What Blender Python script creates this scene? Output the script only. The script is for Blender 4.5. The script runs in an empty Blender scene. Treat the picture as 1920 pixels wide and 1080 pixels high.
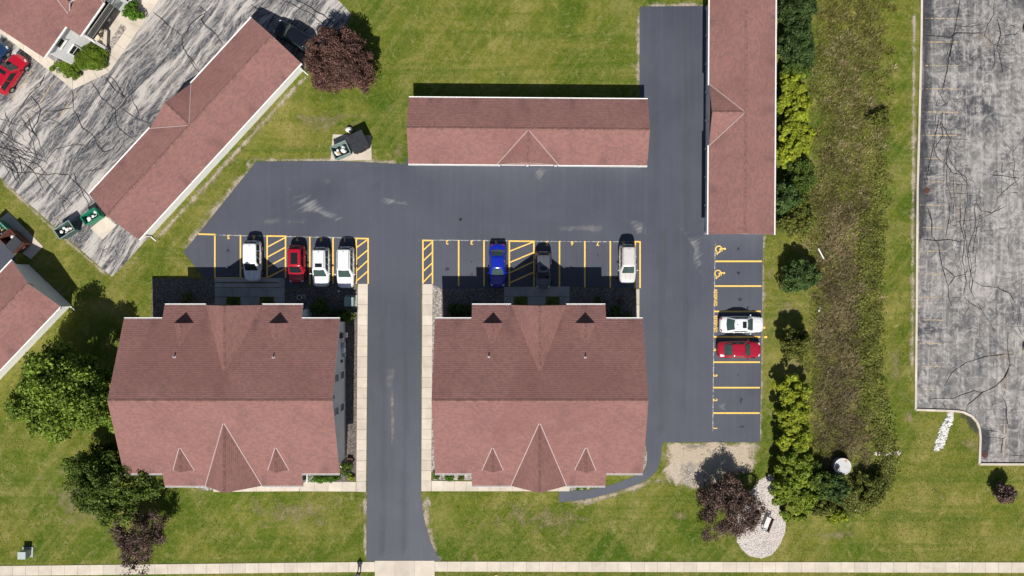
import bpy, bmesh, math, random
import numpy as np
from mathutils import Vector, Matrix
random.seed(7)
RNG = np.random.default_rng(11)

# ------------------------------------------------------------------ camera, sky, sun, exposure
scene = bpy.context.scene
FOC, CAMH = 1280.0, 73.6          # focal length in photo pixels, drone height in metres
cam_data = bpy.data.cameras.new('camera')
cam_data.sensor_width = 36.0
cam_data.lens = 36.0 * FOC / 1920.0
cam_data.clip_end = 2000.0
cam = bpy.data.objects.new('camera', cam_data)
cam.location = (0, 0, CAMH)
scene.collection.objects.link(cam)
scene.camera = cam

world = bpy.data.worlds.new('World')
scene.world = world
world.use_nodes = True
wn = world.node_tree
sky = wn.nodes.new('ShaderNodeTexSky')
sky.sky_type = 'NISHITA'
sky.sun_disc = False
SUN_EL = math.atan(1.17)
sky.sun_elevation = SUN_EL
sky.sun_rotation = math.radians(183)
wn.links.new(sky.outputs[0], wn.nodes['Background'].inputs[0])
wn.nodes['Background'].inputs[1].default_value = 0.055

sun_data = bpy.data.lights.new('sun', 'SUN')
sun_data.energy = 5.0
sun_data.angle = math.radians(0.5)
sun_data.color = (1.0, 0.955, 0.89)
sun = bpy.data.objects.new('sun', sun_data)
sun.rotation_euler = Vector((0.05, 1.0, -1.17)).to_track_quat('-Z', 'Y').to_euler()
sun.location = (0, -60, 70)
scene.collection.objects.link(sun)

scene.view_settings.view_transform = 'Standard'
scene.view_settings.look = 'None'
scene.view_settings.exposure = 0.14
scene.view_settings.gamma = 1.0
scene.view_settings.use_curve_mapping = False

# ------------------------------------------------------------------ helpers
COL = scene.collection

def P(px, py, z=0.0):
    """photo pixel at a known height -> point in the place (metres)"""
    s = (CAMH - z) / FOC
    return Vector(((px - 960) * s, -(py - 540) * s, z))

def tag(o, label=None, cat=None, group=None, kind=None):
    if label: o['label'] = label
    if cat: o['category'] = cat
    if group: o['group'] = group
    if kind: o['kind'] = kind
    return o

def empty(name, loc=(0, 0, 0), rz=0.0, label=None, cat=None, group=None):
    o = bpy.data.objects.new(name, None)
    o.location = loc
    o.rotation_euler = (0, 0, rz)
    o.empty_display_size = 0.3
    COL.objects.link(o)
    return tag(o, label, cat, group)

def link(name, me, parent=None, loc=None, rz=0.0):
    o = bpy.data.objects.new(name, me)
    if loc is not None: o.location = loc
    if rz: o.rotation_euler = (0, 0, rz)
    if parent is not None: o.parent = parent
    COL.objects.link(o)
    return o

class MB:
    def __init__(s):
        s.v, s.f, s.uv = [], [], []
    def add(s, verts, faces, uvs=None):
        b = len(s.v)
        s.v += [tuple(p) for p in verts]
        s.f += [tuple(i + b for i in f) for f in faces]
        s.uv += list(uvs) if uvs is not None else [(0, 0)] * len(verts)
        return s
    def box(s, c, size, rz=0.0, taper=1.0):
        x, y, z = size[0] / 2, size[1] / 2, size[2] / 2
        ca, sa = math.cos(rz), math.sin(rz)
        vs = []
        for dz in (-1, 1):
            k = 1.0 if dz < 0 else taper
            for dx, dy in ((-1, -1), (1, -1), (1, 1), (-1, 1)):
                a, b = dx * x * k, dy * y * k
                vs.append((c[0] + a * ca - b * sa, c[1] + a * sa + b * ca, c[2] + dz * z))
        return s.add(vs, [(3, 2, 1, 0), (4, 5, 6, 7), (0, 1, 5, 4), (1, 2, 6, 5), (2, 3, 7, 6), (3, 0, 4, 7)])
    def beam(s, a, b, w, h, up=(0, 0, 1)):
        a, b = Vector(a), Vector(b)
        d = (b - a).normalized()
        u = Vector(up)
        side = d.cross(u)
        if side.length < 1e-4: side = d.cross(Vector((1, 0, 0)))
        side.normalize()
        u = side.cross(d).normalized()
        vs = []
        for p in (a, b):
            for i, j in ((-1, -1), (1, -1), (1, 1), (-1, 1)):
                vs.append(p + side * (i * w / 2) + u * (j * h / 2))
        return s.add(vs, [(0, 1, 2, 3), (7, 6, 5, 4), (0, 4, 5, 1), (1, 5, 6, 2), (2, 6, 7, 3), (3, 7, 4, 0)])
    def cyl(s, c, r, z0, z1, n=16, r2=None):
        r2 = r if r2 is None else r2
        vs = []
        for z, rr in ((z0, r), (z1, r2)):
            for i in range(n):
                t = 2 * math.pi * i / n
                vs.append((c[0] + rr * math.cos(t), c[1] + rr * math.sin(t), z))
        fs = [(i, (i + 1) % n, n + (i + 1) % n, n + i) for i in range(n)]
        fs += [tuple(range(n - 1, -1, -1)), tuple(range(n, 2 * n))]
        return s.add(vs, fs)
    def tube(s, pts, radii, n=7):
        pts = [Vector(p) for p in pts]
        rings = []
        vs = []
        for i, p in enumerate(pts):
            d = (pts[min(i + 1, len(pts) - 1)] - pts[max(i - 1, 0)]).normalized()
            a = d.cross(Vector((0.3, 0.9, 0.2))).normalized()
            b = d.cross(a)
            for k in range(n):
                t = 2 * math.pi * k / n
                vs.append(p + (a * math.cos(t) + b * math.sin(t)) * radii[i])
        fs = []
        for i in range(len(pts) - 1):
            for k in range(n):
                fs.append((i * n + k, i * n + (k + 1) % n, (i + 1) * n + (k + 1) % n, (i + 1) * n + k))
        fs += [tuple(range(n - 1, -1, -1)), tuple(range((len(pts) - 1) * n, len(pts) * n))]
        return s.add(vs, fs)
    def prism(s, poly, z0, z1):
        n = len(poly)
        area = sum(poly[i][0] * poly[(i + 1) % n][1] - poly[(i + 1) % n][0] * poly[i][1] for i in range(n))
        if area < 0: poly = poly[::-1]
        vs = [(p[0], p[1], z0) for p in poly] + [(p[0], p[1], z1) for p in poly]
        fs = [tuple(range(n, 2 * n)), tuple(range(n - 1, -1, -1))]
        fs += [(i, (i + 1) % n, n + (i + 1) % n, n + i) for i in range(n)]
        return s.add(vs, fs)
    def mesh(s, name, mat, smooth=False):
        me = bpy.data.meshes.new(name)
        me.from_pydata(s.v, [], s.f)
        uvl = me.uv_layers.new(name='UVMap')
        idx = np.empty(len(me.loops), dtype=np.int32)
        me.loops.foreach_get('vertex_index', idx)
        uvl.data.foreach_set('uv', np.array(s.uv, dtype=np.float32)[idx].ravel())
        if mat is not None: me.materials.append(mat)
        if smooth: me.polygons.foreach_set('use_smooth', [True] * len(me.polygons))
        me.update()
        return me
    def obj(s, name, mat, parent=None, smooth=False, loc=None, rz=0.0):
        return link(name, s.mesh(name, mat, smooth), parent, loc, rz)

def px_poly(pts, z=0.0):
    return [tuple(P(x, y, z)[:2]) for x, y in pts]

def inside(poly, x, y):
    r = np.zeros(x.shape, bool)
    n = len(poly)
    for i in range(n):
        x1, y1 = poly[i]; x2, y2 = poly[(i + 1) % n]
        if y1 == y2: continue
        c = ((y1 > y) != (y2 > y)) & (x < (x2 - x1) * (y - y1) / (y2 - y1) + x1)
        r ^= c
    return r

def tri_mesh(name, verts, nper, mat, normals=None):
    """many loose triangles or quads at once: verts (N*nper, 3)"""
    n = len(verts) // nper
    me = bpy.data.meshes.new(name)
    me.vertices.add(n * nper)
    me.vertices.foreach_set('co', np.ascontiguousarray(verts, dtype=np.float32).ravel())
    me.loops.add(n * nper)
    me.loops.foreach_set('vertex_index', np.arange(n * nper, dtype=np.int32))
    me.polygons.add(n)
    me.polygons.foreach_set('loop_start', np.arange(0, n * nper, nper, dtype=np.int32))
    me.update(calc_edges=True)
    me.materials.append(mat)
    return me

def unit(v):
    return v / np.maximum(np.linalg.norm(v, axis=1, keepdims=True), 1e-6)

def leaf_verts(c, nrm, size, aspect=0.55):
    n = len(c)
    t = unit(np.cross(nrm, unit(RNG.normal(size=(n, 3)))))
    b = np.cross(nrm, t)
    s = size[:, None]
    fold = nrm * s * 0.25
    v = np.stack([c - t * s, c + b * s * aspect + fold * .4, c + t * s + fold, c - b * s * aspect + fold * .4], 1)
    return v.reshape(-1, 3)

# ------------------------------------------------------------------ materials
class N:
    def __init__(s, name, rough=0.85, spec=0.25):
        s.m = bpy.data.materials.new(name)
        s.m.use_nodes = True
        s.t = s.m.node_tree
        s.b = s.t.nodes['Principled BSDF']
        s.out = s.t.nodes['Material Output']
        s.b.inputs['Roughness'].default_value = rough
        s.b.inputs['Specular IOR Level'].default_value = spec
    def node(s, ty, **kw):
        n = s.t.nodes.new(ty)
        for k, v in kw.items(): setattr(n, k, v)
        return n
    def L(s, a, b):
        s.t.links.new(a, b)
    def val(s, sock, v):
        if isinstance(v, bpy.types.NodeSocket): s.L(v, sock)
        else: sock.default_value = v
    def pos(s, rot=0.0, scale=(1, 1, 1), src='geo'):
        if src == 'geo': o = s.node('ShaderNodeNewGeometry').outputs['Position']
        else: o = s.node('ShaderNodeTexCoord').outputs[src]
        mp = s.node('ShaderNodeMapping')
        mp.inputs['Rotation'].default_value = (0, 0, rot)
        mp.inputs['Scale'].default_value = scale
        # rotate first, then scale: use two nodes
        if rot and scale != (1, 1, 1):
            mp.inputs['Scale'].default_value = (1, 1, 1)
            m2 = s.node('ShaderNodeMapping')
            m2.inputs['Scale'].default_value = scale
            s.L(o, mp.inputs['Vector']); s.L(mp.outputs[0], m2.inputs['Vector'])
            return m2.outputs[0]
        s.L(o, mp.inputs['Vector'])
        return mp.outputs[0]
    def noise(s, vec, scale, detail=4, rough=0.6, dist=0.0):
        n = s.node('ShaderNodeTexNoise')
        n.inputs['Scale'].default_value = scale
        n.inputs['Detail'].default_value = detail
        n.inputs['Roughness'].default_value = rough
        n.inputs['Distortion'].default_value = dist
        s.L(vec, n.inputs['Vector'])
        return n.outputs['Fac']
    def ramp(s, fac, stops, interp='LINEAR'):
        r = s.node('ShaderNodeValToRGB')
        r.color_ramp.interpolation = interp
        e = r.color_ramp.elements
        while len(e) < len(stops): e.new(0.5)
        for i, (p, c) in enumerate(stops):
            e[i].position = p
            if isinstance(c, (int, float)): c = (c, c, c)
            e[i].color = (*c, 1)
        s.val(r.inputs[0], fac)
        return r.outputs[0]
    def mix(s, fac, a, b, blend='MIX'):
        n = s.node('ShaderNodeMix', data_type='RGBA', blend_type=blend)
        s.val(n.inputs[0], fac)
        for sock, v in ((n.inputs[6], a), (n.inputs[7], b)):
            s.val(sock, v if isinstance(v, bpy.types.NodeSocket) else (*v, 1))
        return n.outputs[2]
    def math(s, op, a, b=0.0, clamp=False):
        n = s.node('ShaderNodeMath', operation=op)
        n.use_clamp = clamp
        s.val(n.inputs[0], a); s.val(n.inputs[1], b)
        return n.outputs[0]
    def color(s, c):
        s.val(s.b.inputs['Base Color'], c if isinstance(c, bpy.types.NodeSocket) else (*c, 1))
        return s
    def bump(s, h, strength=0.4, dist=0.02):
        n = s.node('ShaderNodeBump')
        n.inputs['Strength'].default_value = strength
        n.inputs['Distance'].default_value = dist
        s.L(h, n.inputs['Height'])
        s.L(n.outputs[0], s.b.inputs['Normal'])
        return s

def flat(name, c, rough=0.6, spec=0.3, var=0.12, scale=3.0, metal=0.0):
    n = N(name, rough, spec)
    p = n.pos(src='Object')
    f = n.noise(p, scale, 5)
    lo = tuple(x * (1 - var) for x in c); hi = tuple(min(1, x * (1 + var)) for x in c)
    n.color(n.ramp(f, [(0.3, lo), (0.7, hi)]))
    n.b.inputs['Metallic'].default_value = metal
    return n.m

def grass_color(n):
    p = n.pos()
    big = n.noise(p, 0.050, 5, 0.62, 0.8)
    mid = n.noise(p, 0.26, 6, 0.66, 0.7)
    fine = n.noise(p, 2.4, 6, 0.72)
    grain = n.noise(p, 11.0, 4, 0.75)
    c1 = n.ramp(big, [(0.38, (0.050, 0.100, 0.007)), (0.47, (0.098, 0.128, 0.014)), (0.55, (0.158, 0.158, 0.026)), (0.64, (0.225, 0.198, 0.052))])
    c2 = n.ramp(mid, [(0.36, (0.044, 0.086, 0.006)), (0.50, (0.118, 0.136, 0.018)), (0.62, (0.220, 0.196, 0.056)), (0.74, (0.330, 0.275, 0.115))])
    c = n.mix(0.55, c1, c2)
    # mown lines, faint
    st = n.noise(n.pos(rot=math.radians(-52), scale=(0.05, 1.1, 1)), 1.0, 3, 0.6)
    st2 = n.noise(n.pos(rot=0.0, scale=(0.04, 0.9, 1)), 1.0, 3, 0.6)
    c = n.mix(n.math('MULTIPLY', n.ramp(st, [(0.48, 0.0), (0.66, 1.0)]), 0.34), c, (0.255, 0.220, 0.070))
    c = n.mix(n.math('MULTIPLY', n.ramp(st2, [(0.48, 0.0), (0.66, 1.0)]), 0.50), c, (0.052, 0.100, 0.006))
    thin = n.noise(p, 0.8, 8, 0.72, 1.0)
    c = n.mix(n.math('MULTIPLY', n.ramp(thin, [(0.56, 0.0), (0.72, 1.0)]), 0.60), c, (0.340, 0.280, 0.135))
    c = n.mix(n.math('MULTIPLY', n.ramp(fine, [(0.53, 0.0), (0.74, 1.0)]), 0.42), c, (0.31, 0.26, 0.115))
    c = n.mix(n.math('MULTIPLY', n.ramp(fine, [(0.30, 1.0), (0.47, 0.0)]), 0.50), c, (0.040, 0.070, 0.006))
    c = n.mix(1.0, c, (1.13, 1.13, 1.16), 'MULTIPLY')
    return c, fine, grain

def mat_grass():
    n = N('lawn', 0.95, 0.1)
    c, fine, grain = grass_color(n)
    c = n.mix(0.65, c, n.ramp(grain, [(0.28, 0.38), (0.5, 0.98), (0.75, 1.65)]), 'MULTIPLY')
    n.color(c)
    n.bump(n.mix(0.5, fine, grain), 0.8, 0.06)
    return n.m

def mat_blade():
    n = N('grass_blade', 0.7, 0.15)
    c, fine, grain = grass_color(n)
    ge = n.node('ShaderNodeNewGeometry')
    c = n.mix(1.0, c, n.ramp(ge.outputs['Random Per Island'], [(0.0, 0.6), (0.6, 1.15), (1.0, 1.9)]), 'MULTIPLY')
    n.color(c)
    tr = n.node('ShaderNodeBsdfTranslucent')
    n.L(c, tr.inputs['Color'])
    mx = n.node('ShaderNodeMixShader'); mx.inputs[0].default_value = 0.3
    n.L(n.b.outputs[0], mx.inputs[1]); n.L(tr.outputs[0], mx.inputs[2])
    n.L(mx.outputs[0], n.out.inputs['Surface'])
    return n.m

def mat_asphalt():
    n = N('sealed_asphalt', 0.62, 0.35)
    p = n.pos()
    a = n.noise(p, 0.12, 4, 0.55, 0.5)
    b = n.noise(p, 1.3, 6, 0.7)
    g = n.noise(p, 30.0, 3, 0.7)
    c = n.ramp(a, [(0.3, (0.056, 0.062, 0.083)), (0.7, (0.079, 0.086, 0.110))])
    st = n.noise(n.pos(scale=(2.2, 0.06, 1)), 1.0, 4, 0.6)
    c = n.mix(n.math('MULTIPLY', n.ramp(st, [(0.45, 0.0), (0.75, 1.0)]), 0.30), c, (0.100, 0.107, 0.132))
    c = n.mix(n.math('MULTIPLY', n.ramp(b, [(0.55, 0.0), (0.8, 1.0)]), 0.25), c, (0.12, 0.125, 0.145))
    c = n.mix(0.4, c, n.ramp(g, [(0.25, 0.6), (0.75, 1.4)]), 'MULTIPLY')
    n.color(c)
    n.bump(g, 0.35, 0.01)
    return n.m

def mat_old_asphalt(kind):
    n = N('weathered_asphalt_' + kind, 0.9, 0.15)
    p = n.pos()
    def line(f, w):      # pale threads along the contour of a stretched noise
        return n.ramp(n.math('ABSOLUTE', n.math('SUBTRACT', f, 0.5)), [(0.0, 1.0), (w, 0.0)])
    if kind == 'streaked':
        R = math.radians(-50)
        wz = n.node('ShaderNodeTexNoise'); wz.inputs['Scale'].default_value = 0.10; wz.inputs['Detail'].default_value = 2
        n.L(p, wz.inputs['Vector'])
        wa = n.node('ShaderNodeVectorMath', operation='MULTIPLY_ADD')
        n.L(wz.outputs['Color'], wa.inputs[0]); wa.inputs[1].default_value = (2.6, 2.6, 0); n.L(p, wa.inputs[2])
        def sweep(sc):
            m1 = n.node('ShaderNodeMapping'); m1.inputs['Rotation'].default_value = (0, 0, R)
            m2 = n.node('ShaderNodeMapping'); m2.inputs['Scale'].default_value = sc
            n.L(wa.outputs[0], m1.inputs['Vector']); n.L(m1.outputs[0], m2.inputs['Vector'])
            return m2.outputs[0]
        a = n.noise(sweep((0.11, 1.0, 1)), 0.80, 10, 0.66, 0.9)
        a2 = n.noise(sweep((0.22, 1.2, 1)), 3.4, 10, 0.76, 0.7)
        a3 = n.noise(p, 0.09, 3, 0.5)
        f = n.math('ADD', n.math('MULTIPLY', a, 0.58), n.math('ADD', n.math('MULTIPLY', a2, 0.24), n.math('MULTIPLY', a3, 0.18)))
        c = n.ramp(f, [(0.455, (0.060, 0.063, 0.074)), (0.492, (0.092, 0.093, 0.102)), (0.512, (0.225, 0.215, 0.205)), (0.550, (0.48, 0.445, 0.415))])
        l1 = line(n.noise(sweep((0.20, 1.0, 1)), 1.0, 8, 0.66, 1.2), 0.035)
        l2 = line(n.noise(sweep((0.28, 1.0, 1)), 2.6, 8, 0.7, 0.9), 0.05)
        c = n.mix(n.math('MULTIPLY', l1, 0.60), c, (0.46, 0.43, 0.40))
        c = n.mix(n.math('MULTIPLY', l2, 0.40), c, (0.48, 0.445, 0.41))
    else:
        ax = n.noise(n.pos(scale=(1.9, 0.09, 1)), 1.0, 6, 0.62, 0.5)
        bl = n.noise(p, 0.11, 7, 0.6, 0.7)
        wisp = n.noise(p, 0.85, 9, 0.72, 1.8)
        sp = n.node('ShaderNodeSeparateXYZ'); n.L(p, sp.inputs[0])
        f = n.math('ADD', n.math('MULTIPLY', ax, 0.17), n.math('ADD', n.math('MULTIPLY', bl, 0.45), n.math('MULTIPLY', wisp, 0.38)))
        c = n.ramp(f, [(0.425, (0.066, 0.067, 0.075)), (0.470, (0.125, 0.123, 0.126)), (0.520, (0.190, 0.184, 0.178)), (0.600, (0.340, 0.320, 0.300))])
        v1 = line(n.noise(n.pos(scale=(0.62, 0.045, 1)), 1.0, 4, 0.55, 0.25), 0.045)
        h1 = line(n.noise(n.pos(scale=(0.05, 0.36, 1)), 1.0, 4, 0.55, 0.25), 0.030)
        w1 = line(n.noise(p, 0.42, 7, 0.66, 1.3), 0.028)
        brk = n.ramp(wisp, [(0.40, 0.15), (0.58, 1.0)])
        c = n.mix(n.math('MULTIPLY', n.math('MULTIPLY', v1, brk), 0.55), c, (0.48, 0.45, 0.425))
        c = n.mix(n.math('MULTIPLY', n.math('MULTIPLY', h1, brk), 0.40), c, (0.48, 0.45, 0.43))
        c = n.mix(n.math('MULTIPLY', n.math('MULTIPLY', w1, brk), 0.70), c, (0.48, 0.45, 0.425))
    g = n.noise(p, 9.0, 5, 0.75)
    c = n.mix(0.6, c, n.ramp(g, [(0.25, 0.55), (0.75, 1.4)]), 'MULTIPLY')
    n.color(c)
    n.bump(g, 0.4, 0.015)
    return n.m

def mat_concrete(name, lo, hi, scale=0.7):
    n = N(name, 0.9, 0.2)
    p = n.pos()
    a = n.noise(p, scale, 5, 0.6, 0.4)
    g = n.noise(p, 14.0, 4, 0.7)
    oi = n.node('ShaderNodeObjectInfo')
    c = n.ramp(a, [(0.3, lo), (0.7, hi)])
    c = n.mix(1.0, c, n.ramp(oi.outputs['Random'], [(0.0, 0.90), (1.0, 1.06)]), 'MULTIPLY')
    c = n.mix(0.25, c, n.ramp(g, [(0.25, 0.65), (0.75, 1.3)]), 'MULTIPLY')
    n.color(c)
    n.bump(g, 0.25, 0.008)
    return n.m

def mat_shingle(name, hue=1.0):
    n = N(name, 0.95, 0.1)
    tc = n.node('ShaderNodeTexCoord')
    br = n.node('ShaderNodeTexBrick')
    br.offset = 0.37
    br.inputs['Color1'].default_value = (0.280, 0.143, 0.129, 1)
    br.inputs['Color2'].default_value = (0.215, 0.118, 0.110, 1)
    br.inputs['Mortar'].default_value = (0.14, 0.065, 0.062, 1)
    br.inputs['Scale'].default_value = 1.0
    br.inputs['Mortar Size'].default_value = 0.006
    br.inputs['Mortar Smooth'].default_value = 0.5
    br.inputs['Bias'].default_value = -0.1
    br.inputs['Brick Width'].default_value = 0.31
    br.inputs['Row Height'].default_value = 0.19
    n.L(tc.outputs['UV'], br.inputs['Vector'])
    v = tc.outputs['UV']
    m1 = n.node('ShaderNodeMapping'); m1.inputs['Scale'].default_value = (1.6, 3.2, 1); n.L(v, m1.inputs['Vector'])
    sp = n.noise(m1.outputs[0], 2.7, 3, 0.7)
    m2 = n.node('ShaderNodeMapping'); m2.inputs['Scale'].default_value = (1, 1, 1); n.L(v, m2.inputs['Vector'])
    bl = n.noise(m2.outputs[0], 0.22, 5, 0.6, 0.3)
    m3 = n.node('ShaderNodeMapping'); m3.inputs['Scale'].default_value = (1.1, 0.16, 1); n.L(v, m3.inputs['Vector'])
    dr = n.noise(m3.outputs[0], 1.0, 4, 0.6)
    c = br.outputs['Color']
    c = n.mix(n.math('MULTIPLY', n.ramp(sp, [(0.56, 0.0), (0.70, 1.0)]), 0.60), c, (0.38, 0.185, 0.085))
    c = n.mix(n.math('MULTIPLY', n.ramp(sp, [(0.28, 1.0), (0.42, 0.0)]), 0.40), c, (0.175, 0.112, 0.122))
    c = n.mix(1.0, c, n.ramp(bl, [(0.3, 0.90), (0.7, 1.08)]), 'MULTIPLY')
    c = n.mix(n.math('MULTIPLY', n.ramp(dr, [(0.60, 0.0), (0.78, 1.0)]), 0.28), c, (0.105, 0.06, 0.06))
    sx = n.node('ShaderNodeSeparateXYZ'); n.L(v, sx.inputs[0])
    eave = n.ramp(n.math('MULTIPLY', sx.outputs['Y'], 0.25), [(0.0, 1.0), (0.55, 0.0)])
    m4 = n.node('ShaderNodeMapping'); m4.inputs['Scale'].default_value = (0.55, 0.10, 1); n.L(v, m4.inputs['Vector'])
    run = n.noise(m4.outputs[0], 1.0, 5, 0.65, 0.3)
    c = n.mix(n.math('MULTIPLY', n.math('MULTIPLY', n.ramp(run, [(0.52, 0.0), (0.66, 1.0)]), eave), 0.50), c, (0.085, 0.055, 0.055))
    old = n.noise(n.pos(scale=(1, 1, 0.2)), 0.075, 4, 0.55, 0.6)
    c = n.mix(n.math('MULTIPLY', n.ramp(old, [(0.53, 0.0), (0.60, 1.0)]), 0.30), c, (0.185, 0.088, 0.078))
    n.color(c)
    g = n.noise(v, 40.0, 2, 0.7)
    n.bump(g, 0.3, 0.006)
    return n.m

def mat_leaf(name, dark, mid, light, trans=0.25, patch=0.55, amt=(0.72, 1.28)):
    n = N(name, 0.6, 0.25)
    ge = n.node('ShaderNodeNewGeometry')
    c = n.ramp(ge.outputs['Random Per Island'], [(0.0, dark), (0.55, mid), (1.0, light)])
    nz = n.noise(n.pos(), patch, 4, 0.62)
    c = n.mix(1.0, c, n.ramp(nz, [(0.34, amt[0]), (0.66, amt[1])]), 'MULTIPLY')
    n.color(c)
    tr = n.node('ShaderNodeBsdfTranslucent')
    n.L(c, tr.inputs['Color'])
    mx = n.node('ShaderNodeMixShader'); mx.inputs[0].default_value = trans
    n.L(n.b.outputs[0], mx.inputs[1]); n.L(tr.outputs[0], mx.inputs[2])
    n.L(mx.outputs[0], n.out.inputs['Surface'])
    return n.m

def mat_soft(name, c, nscale, lo, hi, rot=0.0, stretch=(1, 1, 1), amount=1.0, rough=0.95):
    """a thin worn or dusty layer with broken edges; the attribute 'soft' runs from 0 at the rim to 1 inside"""
    n = N(name, rough, 0.1)
    at = n.node('ShaderNodeAttribute'); at.attribute_name = 'soft'
    nz = n.noise(n.pos(rot=rot, scale=stretch), nscale, 7, 0.68, 0.6)
    f = n.math('ADD', n.math('MULTIPLY', at.outputs['Fac'], 0.6), n.math('MULTIPLY', n.math('SUBTRACT', nz, 0.5), 2.4))
    a = n.math('MULTIPLY', n.ramp(f, [(lo, 0.0), (hi, 1.0)]), amount)
    g = n.noise(n.pos(), 5.0, 5, 0.7)
    n.color(n.ramp(g, [(0.3, tuple(x * 0.72 for x in c)), (0.7, tuple(min(1, x * 1.2) for x in c))]))
    tr = n.node('ShaderNodeBsdfTransparent')
    mx = n.node('ShaderNodeMixShader')
    n.L(a, mx.inputs[0]); n.L(tr.outputs[0], mx.inputs[1]); n.L(n.b.outputs[0], mx.inputs[2])
    n.L(mx.outputs[0], n.out.inputs['Surface'])
    return n.m

def mat_paint_line():
    n = N('yellow_line_paint', 0.6, 0.3)
    p = n.pos()
    g = n.noise(p, 6.0, 6, 0.7)
    n.color(n.ramp(g, [(0.30, (0.62, 0.38, 0.07)), (0.45, (0.88, 0.55, 0.11)), (0.75, (0.95, 0.68, 0.22))]))
    return n.m

def mat_car(name, c, rough=0.22, metal=0.0):
    n = N(name, rough, 0.5)
    f = n.noise(n.pos(src='Object'), 2.0, 3)
    n.color(n.ramp(f, [(0.3, tuple(x * 0.93 for x in c)), (0.7, c)]))
    n.b.inputs['Coat Weight'].default_value = 0.7
    n.b.inputs['Coat Roughness'].default_value = 0.06
    n.b.inputs['Metallic'].default_value = metal
    return n.m

M = {}
M['grass'] = mat_grass()
M['asphalt'] = mat_asphalt()
M['old_streak'] = mat_old_asphalt('streaked')
M['old_grid'] = mat_old_asphalt('gridded')
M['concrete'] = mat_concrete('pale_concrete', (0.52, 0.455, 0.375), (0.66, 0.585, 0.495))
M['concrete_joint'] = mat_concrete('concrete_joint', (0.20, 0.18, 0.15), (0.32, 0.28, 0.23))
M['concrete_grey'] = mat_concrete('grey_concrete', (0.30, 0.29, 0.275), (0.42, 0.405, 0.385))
M['shingle'] = mat_shingle('red_brown_shingle')
M['cap'] = flat('ridge_cap_shingle', (0.225, 0.122, 0.105), 0.95, 0.1, 0.30, 3.0)
M['flash'] = flat('valley_flashing', (0.40, 0.30, 0.285), 0.6, 0.3, 0.1)
M['white'] = flat('white_trim', (0.80, 0.79, 0.77), 0.5, 0.3, 0.06)
M['glass'] = N('window_glass', 0.08, 0.5).color((0.02, 0.025, 0.03)).m
M['dark'] = flat('dark_metal', (0.018, 0.018, 0.02), 0.5, 0.4, 0.2)
M['black_rubber'] = flat('black_rubber', (0.012, 0.012, 0.013), 0.85, 0.2, 0.2)
M['tar'] = flat('crack_sealant', (0.018, 0.018, 0.021), 0.7, 0.3, 0.3)
M['yellow'] = mat_paint_line()
M['chalk'] = mat_soft('worn_white_line', (0.55, 0.55, 0.55), 3.0, 0.16, 0.55, amount=0.75)
M['old_yellow'] = flat('faded_yellow_paint', (0.60, 0.46, 0.27), 0.9, 0.1, 0.25, 2.0)
M['bark'] = flat('bark', (0.085, 0.065, 0.05), 0.95, 0.1, 0.35, 4.0)
M['trim_grey'] = flat('grey_trim', (0.42, 0.42, 0.42), 0.6, 0.3, 0.1)

def mat_siding(name, c):
    n = N(name, 0.6, 0.3)
    tc = n.node('ShaderNodeTexCoord')
    w = n.node('ShaderNodeTexWave', wave_type='BANDS', bands_direction='Z', wave_profile='SAW')
    w.inputs['Scale'].default_value = 1.6
    n.L(tc.outputs['Object'], w.inputs['Vector'])
    nz = n.noise(tc.outputs['Object'], 0.8, 4)
    n.color(n.ramp(nz, [(0.3, tuple(x * 0.92 for x in c)), (0.7, c)]))
    n.bump(w.outputs['Fac'], 0.5, 0.02)
    return n.m
M['siding'] = mat_siding('pale_grey_siding', (0.72, 0.73, 0.74))
M['siding_white'] = mat_siding('white_siding', (0.87, 0.865, 0.855))
M['brown_siding'] = mat_siding('taupe_base_siding', (0.30, 0.26, 0.22))

M['leaf_green'] = mat_leaf('leaf_bright_green', (0.060, 0.105, 0.013), (0.175, 0.270, 0.028), (0.330, 0.420, 0.065), 0.3)
M['leaf_deep'] = mat_leaf('leaf_deep_green', (0.032, 0.058, 0.01), (0.085, 0.135, 0.017), (0.185, 0.245, 0.04))
M['leaf_purple'] = mat_leaf('leaf_purple', (0.05, 0.028, 0.022), (0.135, 0.068, 0.055), (0.235, 0.128, 0.1), 0.2)
M['leaf_dusk'] = mat_leaf('leaf_dark_purple', (0.052, 0.034, 0.029), (0.150, 0.096, 0.078), (0.290, 0.195, 0.155), 0.2)
M['leaf_lime'] = mat_leaf('leaf_lime', (0.128, 0.173, 0.012), (0.277, 0.338, 0.021), (0.435, 0.450, 0.038))
M['leaf_spruce'] = mat_leaf('needle_dark_green', (0.02, 0.042, 0.012), (0.046, 0.085, 0.02), (0.092, 0.135, 0.03), 0.15)
M['leaf_blue'] = mat_leaf('leaf_blue_green', (0.028, 0.058, 0.016), (0.07, 0.125, 0.03), (0.135, 0.2, 0.052))
M['leaf_olive'] = mat_leaf('leaf_olive', (0.060, 0.075, 0.015), (0.128, 0.150, 0.024), (0.225, 0.232, 0.045))
M['leaf_vivid'] = mat_leaf('leaf_vivid', (0.036, 0.096, 0.007), (0.084, 0.198, 0.012), (0.168, 0.288, 0.024))
M['yew'] = mat_leaf('yew_green', (0.05, 0.092, 0.006), (0.105, 0.175, 0.01), (0.18, 0.25, 0.018))
M['reed'] = mat_leaf('dry_reed', (0.095, 0.072, 0.034), (0.235, 0.19, 0.092), (0.44, 0.36, 0.21), 0.35, 0.30, (0.6, 1.35))
M['reed_green'] = mat_leaf('rough_grass', (0.085, 0.088, 0.02), (0.215, 0.208, 0.05), (0.4, 0.345, 0.13), 0.35, 0.30, (0.6, 1.35))
M['straw'] = mat_leaf('pale_straw', (0.22, 0.17, 0.085), (0.40, 0.33, 0.18), (0.60, 0.50, 0.30), 0.35)
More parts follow.
